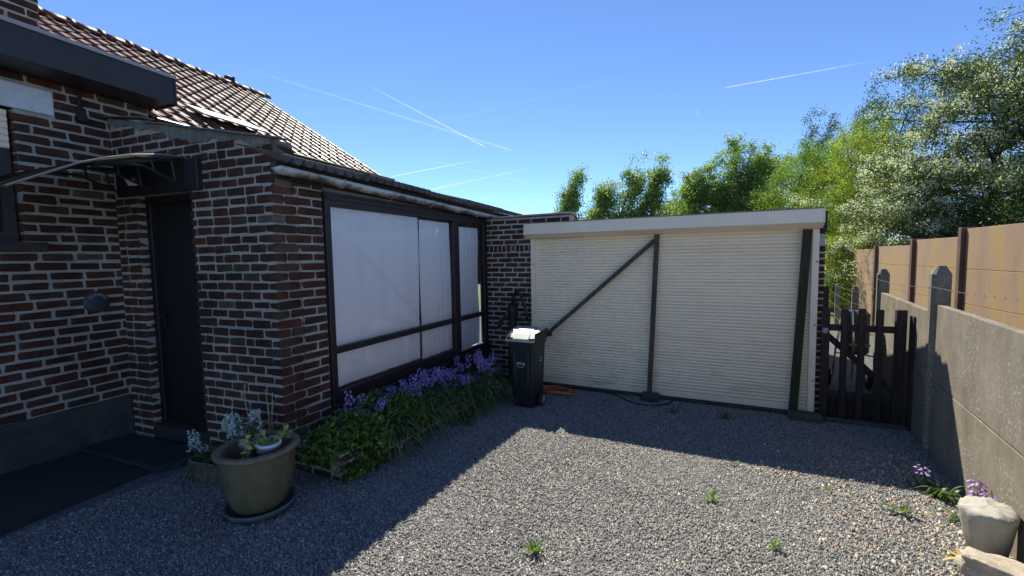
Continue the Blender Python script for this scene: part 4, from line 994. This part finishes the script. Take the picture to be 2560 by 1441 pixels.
# thin posts with wire further on
wf = thing('wire_fence', 'wire fence on slim concrete posts continuing beyond the gate', 'fence', (4.66, 0, 0), -WA)
for y, h in ((3.75, 1.15), (6.45, 1.02), (9.1, .98)):
    m = MB(); m.box(-.045, .045, y-.045, y+.045, -.1, h-.04, .012); m.box(-.035, .035, y-.035, y+.035, h-.042, h, .015); m.obj('post', simple('grey slim post', (.14, .125, .10), (.24, .21, .17), 10, .95, .5) if 'grey slim post' not in bpy.data.materials else bpy.data.materials['grey slim post'], wf)
m = MB()
for z in (.35, .6, .85, 1.05):
    wire(m, (-.04, 1.65, z+.2), (-.04, 3.75, z), 20); wire(m, (-.04, 3.75, z), (-.04, 9.1, z-.08), 30)
m.obj('wire', ZINC, wf)
# gate
gt = thing('picket_gate', 'dark wooden picket gate between the garage and the concrete wall', 'gate', (3.97, -.05, 0))
for x, w_, h in ((.0, .075, 1.165), (.155, .062, 1.155), (.295, .062, 1.16), (.435, .062, 1.155)):
    m = MB(); m.box(x-w_/2+.005, x+w_/2, -.012, .012, .04, h, .004); m.obj('picket', FENCEWOOD, gt)
m = MB(); m.box(.555, .635, -.03, .03, .0, 1.16, .004); m.obj('gate_stile', FENCEWOOD, gt)
m = MB(); m.box(-.02, .60, .013, .045, .925, .99, .003); m.obj('rail', FENCEWOOD, gt); m = MB(); m.box(-.02, .60, .013, .045, .24, .305, .003); m.obj('rail', FENCEWOOD, gt)
m = MB(); m.beam((.0, .06, .90), (.60, .06, .30), .06, .025, (0, 1, 0)); m.obj('brace', FENCEWOOD, gt)
m = MB(); m.box(-.02, .62, .06, .08, .0, .26, .003); m.obj('kick_board', FENCEWOOD, gt)
m = MB(); m.box(-.03, .02, -.022, -.014, .905, .955, .003); m.tube([(-.03, -.03, .93), (.03, -.03, .93)], .007, 6); m.box(-.02, .0, -.04, -.02, .90, .96, .003); m.obj('latch', ZINC, gt)
tag(MB().box(3.955, 4.01, .04, .10, 0, 1.37, .004).obj('gate_post', FENCEWOOD), 'tall dark timber gate post against the garage brick edge', 'post')
tag(MB().box(4.625, 4.668, -.16, -.06, 0, 1.11, .004).obj('gate_post', FENCEWOOD), 'dark timber gate post beside the concrete wall', 'post')
tag(MB().box(3.98, 4.62, -.16, -.09, -.02, .045, .006).obj('kerb_stone', simple('mossy kerb', (.06, .06, .04), (.11, .10, .075), 10, .95, .5)), 'mossy concrete kerb on the ground under the picket gate', 'kerb')
# things beyond the gate: a chrome framed handcart with an olive bag
hc = thing('golf_trolley' if False else 'hand_trolley', 'chrome framed trolley with olive bag parked beyond the picket gate', 'trolley', (4.50, 1.25, 0))
m = MB(); m.tube([(-.18, .05, .12), (-.16, .0, .55), (-.10, -.05, 1.0)], .012, 6); m.tube([(.02, .05, .12), (.02, .0, .55), (-.02, -.05, 1.0)], .012, 6); m.tube([(-.10, -.05, 1.0), (-.02, -.05, 1.0)], .012, 6); m.tube([(-.17, .02, .45), (.02, .02, .45)], .010, 6); m.obj('frame', CHROME, hc, True)
o = MB().box(-.02, .20, .06, .22, .42, .98, .04).obj('bag', BAGGREEN, hc); MB().box(-.02+.0, .20, .055, .06, .54, .57).obj('strap', ZINC, o)
for x in (-.22, .20):
    wl = MB().lathe([(0, -.02), (.11, -.02), (.125, 0), (.11, .02), (0, .02)], 20).obj('wheel', RUBBER, hc, True, (x, .08, .125), (0, pi/2, 0)); MB().lathe([(0, -.025), (.05, -.024), (.05, .024), (0, .025)], 14).obj('rim', CHROME, wl, True)
# rust coloured fence panels behind the concrete wall
rf2 = thing('panel_fence', 'rust brown panel fence stepping up behind the concrete wall', 'fence', (6.2, 0, 0))
FY = [(-4.9, -.55, 2.16), (-.50, 3.08, 2.03), (3.13, 4.78, 1.92), (4.83, 6.75, 1.83), (6.8, 8.6, 1.78)]
for y0, y1, h in FY:
    z = -.1
    for zt_ in (.45, .95, 1.45, h):
        MB().box(.0, .05, y0+.004, y1-.004, z+.003, zt_-.002, .004).obj('panel', RUST, rf2); z = zt_
for y, h in ((-.525, 2.18), (3.105, 2.05), (4.805, 1.94), (6.775, 1.85)):
    MB().box(-.055, .09, y-.05, y+.05, -.1, h, .006).obj('post', RUSTPOST, rf2)

# ------------------------------------------------------------------ stones, weeds and small flowers at the right
st = MB(); 
b = bmesh.new()
prof = [(.0, .0), (.115, .0), (.14, .015), (.175, .12), (.205, .24), (.216, .285), (.208, .303), (.16, .312), (.08, .318), (0, .322)]
from mathutils import noise as mn
n_ = 40; mp_ = len(prof)
for k_ in range(n_):
    a = 2*pi*k_/n_
    for r_, z in prof:
        d = mn.fractal(Vector((cos(a)*2, sin(a)*2, z*9)), 1, 2, 4)*.012+mn.noise(Vector((cos(a), sin(a), z*3)))*.012
        dz = (mn.fractal(Vector((r_*cos(a)*14, r_*sin(a)*14, 3)), 1, 2, 4)*.030 if z > .28 else 0)
        st.v.append(((r_+(d if r_ > .05 else 0))*cos(a), (r_+(d if r_ > .05 else 0))*sin(a), z+dz))
st.f = [(k_*mp_+i, ((k_+1) % n_)*mp_+i, ((k_+1) % n_)*mp_+i+1, k_*mp_+i+1) for k_ in range(n_) for i in range(mp_-1)]
bo = st.obj('cast_stone_pot', CASTCONC, None, True, (4.275, -2.30, gz(-2.30)-.005), (.05, -.05, 0)); bo.scale = (.52, .52, .90); tag(bo, 'tapered pale cast stone pot filled to a rough top beside the concrete wall', 'stone pot')
tp = MB().lathe([(.0, .322), (.08, .319), (.15, .312), (.192, .296)], 40); o = None
o = rockmesh('boulder', .32, .15, .13, 9, ROCK, 3, .16); o.location = (4.24, -2.56, gz(-2.56)+.035); o.rotation_euler = (0, .1, -.45); tag(o, 'long pale boulder at the bottom right corner below the stone pot', 'boulder')
def weed(x, y, h, n, label, seed, mat=None, grp='weeds growing in the gravel', el=(.25, 1.0)):
    r = random.Random(seed); m = MB()
    for i in range(n):
        a = r.uniform(0, 6.28); l = h*r.uniform(.6, 1.2); e = r.uniform(*el); pv = None
        for s_ in range(4):
            t = s_/3; c = Vector((cos(a)*l*t*cos(e), sin(a)*l*t*cos(e), .008+l*sin(e)*t-.3*l*t*t*(1-e*.6))); sd = Vector((-sin(a), cos(a), 0))*(h*.10*(1-abs(2*t-.9))*.9+.001)
            q = (c-sd, c+sd)
            if pv: b0 = len(m.v); m.v += [tuple(pv[0]), tuple(pv[1]), tuple(q[1]), tuple(q[0])]; m.f.append((b0, b0+1, b0+2, b0+3))
            pv = q
    o = m.obj('weed', mat or L_GREEN, None, True, (x, y, gz(y)+.008)); tag(o, label, 'weed', grp)
weed(2.94, -2.33, .085, 15, 'bright green weed tuft in the middle of the sunlit gravel', 1)
weed(3.10, -1.68, .05, 9, 'tiny two leaved weed at the edge of the garage shadow', 2)
weed(2.09, -3.32, .075, 18, 'sparse low weed tuft nearest the camera at the lower middle', 3)
weed(3.26, -2.72, .07, 16, 'feathery weed tuft in the lower right gravel', 4)
weed(3.66, -1.86, .05, 8, 'small weed at the shadow edge towards the concrete wall', 5)
weed(1.13, -2.0, .05, 7, 'single seedling at the shadow edge near the planter', 6)
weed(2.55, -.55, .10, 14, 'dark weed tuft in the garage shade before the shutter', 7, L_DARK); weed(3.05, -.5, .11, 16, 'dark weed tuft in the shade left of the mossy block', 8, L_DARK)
weed(4.02, -1.98, .16, 7, 'broad green leaves beside the cast stone pot', 9, L_SHRUB)
weed(4.12, -2.42, .12, 5, 'dry yellow leaves lying against the cast stone pot', 10, DRYLEAF, None, (.06, .22))
bellset(LILAC, 5, 'lilac flower spikes behind the cast stone pot in the sun', 'lilac flowers behind the stone pot', [(4.36, -1.98, .9), (4.34, -2.0, .8)], -.01, 'lilac_flower')
bellset(LILAC, 6, 'single pale lilac flower nodding in the shade by the concrete wall', None, [(4.28, -1.52, .55)], .0, 'lilac_flower')
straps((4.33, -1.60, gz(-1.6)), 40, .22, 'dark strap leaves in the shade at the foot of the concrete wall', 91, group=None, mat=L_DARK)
straps((4.36, -1.96, gz(-1.9)), 30, .2, 'short strap leaves behind the cast stone pot', 92, group=None)

# ------------------------------------------------------------------ trees
WIND = np.array((.903, .429, 0.0))
def tree(name, label, base, H, crown, nb, leaves, leafsize, mat, seed, group=None, trunk=.12, wind=.25, clump=.35, upward=.6, start=.25, blossom=0, sub=6, aspect=.6):
    """crown = (rx, ry) half widths; branches leave the trunk from start*H up; leaves sit round the twigs"""
    leaves = int(leaves*1.55); leafsize *= .70; blossom = int(blossom*1.25)
    rs = np.random.default_rng(seed); r = random.Random(seed)
    t = thing(name, label, 'tree', base, 0, group)
    m = MB(); lean = np.array((wind*H*.25, wind*H*.12))
    def tp(s_): return np.array((lean[0]*s_*s_, lean[1]*s_*s_, H*.93*s_))
    m.tube([tp(q) for q in np.linspace(0, 1, 7)], [trunk*(1-.85*q) for q in np.linspace(0, 1, 7)], 7)
    cents = []; sprd = []
    for i in range(nb):
        f = start+(1-start)*(i+.5)/nb*.97; p0 = tp(f); a = i*2.399+r.uniform(-.5, .5)
        prof_ = math.sqrt(max(.05, 1-((f-start)/(1-start)*1.0-.30)**2/.62))
        rx = crown[0]*prof_*r.uniform(.65, 1.15); ry = crown[1]*prof_*r.uniform(.65, 1.15)
        rise = upward*H*.22*r.uniform(.5, 1.2)
        tip = p0+np.array((rx*cos(a), ry*sin(a), rise))+WIND*wind*H*.08
        mid = (p0+tip)/2+np.array((0, 0, -.12*rise))
        pth = [p0*(1-q)**2+2*mid*q*(1-q)+tip*q*q for q in (0, .25, .5, .75, 1)]
        tr_ = trunk*(1-.85*f)*.55; m.tube(pth, [max(.006, tr_*(1-.8*q)) for q in (0, .25, .5, .75, 1)], 4, False)
        for k_ in range(sub):
            q = r.uniform(.35, 1.0); c = p0*(1-q)**2+2*mid*q*(1-q)+tip*q*q
            d = np.array((r.gauss(0, 1)*rx*.30, r.gauss(0, 1)*ry*.30, r.gauss(.35*upward, .5)*clump*1.2))+WIND*wind*clump*1.5
            e = c+d; m.tube([c, (c+e)/2+np.array((0, 0, .03)), e], .008*max(.6, H/6), 3, False)
            for q2 in (.5, .8, 1.0, 1.15): cents.append(c+d*q2); sprd.append(clump*r.uniform(.35, .75)*(1.2-.45*q2))
    cents = np.array(cents); sprd = np.array(sprd)
    m.obj('trunk', BARK, t, True)
    v, f_ = leafcloud(cents, sprd, leaves, leafsize, .3, aspect, rs); v[:, 2] = np.maximum(v[:, 2], .01)
    link('crown', fastmesh('crown', v, f_), mat, t)
    if blossom:
        wt = np.where((cents[:, 2] < H*.55) | (cents[:, 0] < -.25*crown[0]), 1.0, .22); ii = rs.choice(len(cents), len(cents)//2, replace=False, p=wt/wt.sum()); bc = cents[ii]+np.array((0, 0, 1))*sprd[ii][:, None]*.55
        k2 = np.repeat(np.arange(len(bc)), 3); bc = bc[k2]+rs.normal(0, 1, (len(k2), 3))*(sprd[ii][k2]*.8)[:, None]*np.array((1, 1, .45))
        v, f_ = leafcloud(bc, np.full(len(bc), .06), blossom, leafsize*.66, .9, .9, rs); link('blossom', fastmesh('blossom', v, f_), BLOSSOM, t)
    return t
# hawthorn in flower at the right
tree('hawthorn', 'large hawthorn covered in white blossom behind the rust brown fence', (9.0, 9.4, 0), 6.7, (3.0, 2.6), 50, 66000, .085, L_HAW, 1, None, .2, .28, .36, .55, .12, 46000, 8)
tree('hawthorn', 'smaller white flowering hawthorn bush spilling towards the yard fence', (7.35, 8.6, 0), 3.9, (1.55, 1.5), 26, 22000, .075, L_HAW, 2, None, .12, .2, .28, .4, .08, 22000, 7)
tree('hawthorn', 'tall white flowering hawthorn at the right picture edge', (11.4, 9.8, 0), 7.0, (2.6, 2.4), 38, 46000, .085, L_HAW, 3, None, .2, .35, .38, .6, .12, 30000, 8)
# yellow green bushes behind the gate
tree('bush', 'yellow green bush directly behind the garage corner and gate', (6.0, 9.6, 0), 2.15, (1.0, .9), 22, 15000, .060, L_YELLOW, 4, None, .06, .15, .22, .6, .05, 0, 6)
tree('bush', 'tall yellow green shrub rising between garage roof and hawthorn', (6.9, 12.8, 0), 5.4, (1.5, 1.5), 34, 24000, .075, L_YELLOW, 5, None, .1, .3, .30, .9, .05, 0, 7)
tree('green_tree', 'bright green bushy tree left of the yellow green shrub', (5.6, 15.2, 0), 5.3, (1.5, 1.4), 30, 20000, .085, L_GREEN, 6, None, .12, .3, .32, .9, .08, 0, 7)
tree('green_tree', 'fresh green shrub low behind the garage right corner', (5.75, 11.4, 0), 3.2, (.95, .95), 22, 13000, .065, L_GREEN, 16, None, .07, .2, .25, .8, .05, 0, 6)
tree('dark_bush', 'dark green shrub showing over the middle of the garage roof', (4.4, 17.5, 0), 4.25, (1.5, 1.4), 22, 12000, .085, L_DARK, 7, None, .1, .2, .34, .5, .08, 0, 6)
POPL = [(( -3.45, 15.6), 4.9, .55, 'leftmost lone wind blown poplar above the garage roof'), ((-2.05, 16.2), 4.75, .6, 'second wind blown poplar from the left above the garage roof'),
        ((-.75, 16.6), 5.15, .65, 'wind blown poplar third from the left behind the garage roof'), ((.35, 17.2), 5.55, .6, 'slender pointed poplar fourth from the left behind the garage'),
        ((1.75, 18.4), 5.4, .8, 'broad poplar over the middle of the garage roof'), ((3.0, 18.8), 5.75, .8, 'taller poplar behind the timber post line of the garage'), ((4.2, 18.6), 5.95, .85, 'bushy poplar right of the garage middle')]
for i, ((x, y), H, rx, lb) in enumerate(POPL):
    tree('poplar', lb, (x-(1.15 if i < 4 else .7), y-.4, 0), H, (rx, rx), 30, 10000 if i < 4 else 14000, .125, L_POPLAR, 20+i, 'wind blown poplars behind the garage', .07, .7, .30, 1.4, .08, 0, 7, .8)
SP = [((7.0, 24.0), 8.6, .95, 'tall sparse dark tree standing behind the bright green trees'), ((9.4, 25.0), 9.6, .8, 'sparse slender dark tree nearest left of the hawthorn'), ((10.9, 24.5), 9.9, .9, 'sparse dark tree partly hidden by the hawthorn crown'), ((5.2, 23.5), 6.9, .9, 'mid green tree behind the bushy poplar')]
for i, ((x, y), H, rx, lb) in enumerate(SP):
    tree('sparse_tree', lb, (x, y, 0), H, (rx, rx), 22, 6500, .12, L_DARK if i < 3 else L_POPLAR, 40+i, None, .12, .5, .34, 1.2, .2, 0, 5, .7)
FILL = [((.3, 20.2), 4.6, 1.4, L_POPLAR, 'low rounded green tree filling the gap between the left poplars'), ((2.9, 21.0), 5.3, 1.4, L_GREEN, 'dense fresh green tree behind the broad poplars'), ((4.9, 21.2), 5.9, 1.4, L_POPLAR, 'dense mid green tree behind the bushy poplar'),
        ((6.8, 19.8), 6.4, 1.4, L_GREEN, 'dense fresh green tree behind the yellow green shrub'), ((8.7, 20.5), 7.2, 1.4, L_POPLAR, 'dense green tree left behind the large hawthorn')]
for i, ((x, y), H, rx, mt, lb) in enumerate(FILL):
    tree('green_tree', lb, (x, y, 0), H, (rx, rx), 32, 13000, .12, mt, 80+i, None, .12, .4, .36, 1.0, .05, 0, 7, .75)
# background hedge so the trunks do not stand against bare horizon
tree('dark_bush', 'dark shaded shrub under the large hawthorn behind the fence', (9.2, 7.6, 0), 3.4, (1.8, 1.0), 22, 15000, .08, L_DARK, 60, None, .1, .1, .34, .3, .05, 0, 6)
tree('dark_bush', 'dark leafy shrub filling the gap behind the wire fence', (6.9, 15.0, 0), 3.0, (1.6, 1.2), 20, 10000, .08, L_DARK, 61, None, .08, .1, .34, .4, .05, 0, 6)

# ------------------------------------------------------------------ contrails high in the sky
def trail(a, b_, r0, r1, dens, label, seed):
    m = MB(); a = Vector(a); b_ = Vector(b_); n = 24; path = [a.lerp(b_, i/n) for i in range(n+1)]
    m.tube(path, [r0+(r1-r0)*i/n for i in range(n+1)], 10, False)
    me = m.mesh('contrail', True); uv = me.uv_layers.new(name='UVMap'); L = (b_-a).length_squared
    for lp in me.loops:
        p = me.vertices[lp.vertex_index].co; uv.data[lp.index].uv = ((p-a).dot(b_-a)/L, .5)
    o = link('contrail', me, mk_trail('contrail vapour %d' % seed, dens*.6, seed)); tag(o, label, 'contrail', 'contrails')
trail((-4173, 2598, 1873), (-1694, 3706, 988), 13.1, 9.3, 0.22, 'long faint contrail crossing the left sky from the roof side', 0)
trail((-3004, 3136, 1664), (-1941, 3591, 1029), 6.5, 5.6, 0.75, 'bright short contrail ending above the annex roof', 1)
trail((-2014, 3548, 919), (-2754, 3185, 773), 6.5, 5.6, 0.80, 'bright contrail touching the annex roof line', 2)
trail((-1556, 3759, 836), (-2415, 3336, 647), 11.2, 16.8, 0.25, 'broad faint contrail low above the corrugated roof', 3)
trail((-2639, 3256, 976), (-1571, 3741, 695), 7.5, 5.6, 0.20, 'thin faint contrail crossing the bright one low over the annex roof', 4)
trail((1368, 5222, 1787), (57, 4581, 1551), 5.6, 5.6, 0.75, 'thin bright contrail high on the right side of the sky', 5)
trail((-169, 4459, 1362), (-165, 4456, 1294), 3.0, 4.1, 0.80, 'tiny vertical contrail in the middle of the sky', 6)
trail((-389, 4388, 1783), (-2239, 3471, 1296), 18.7, 15.0, 0.03, 'very faint wide old contrail across the middle sky', 7)
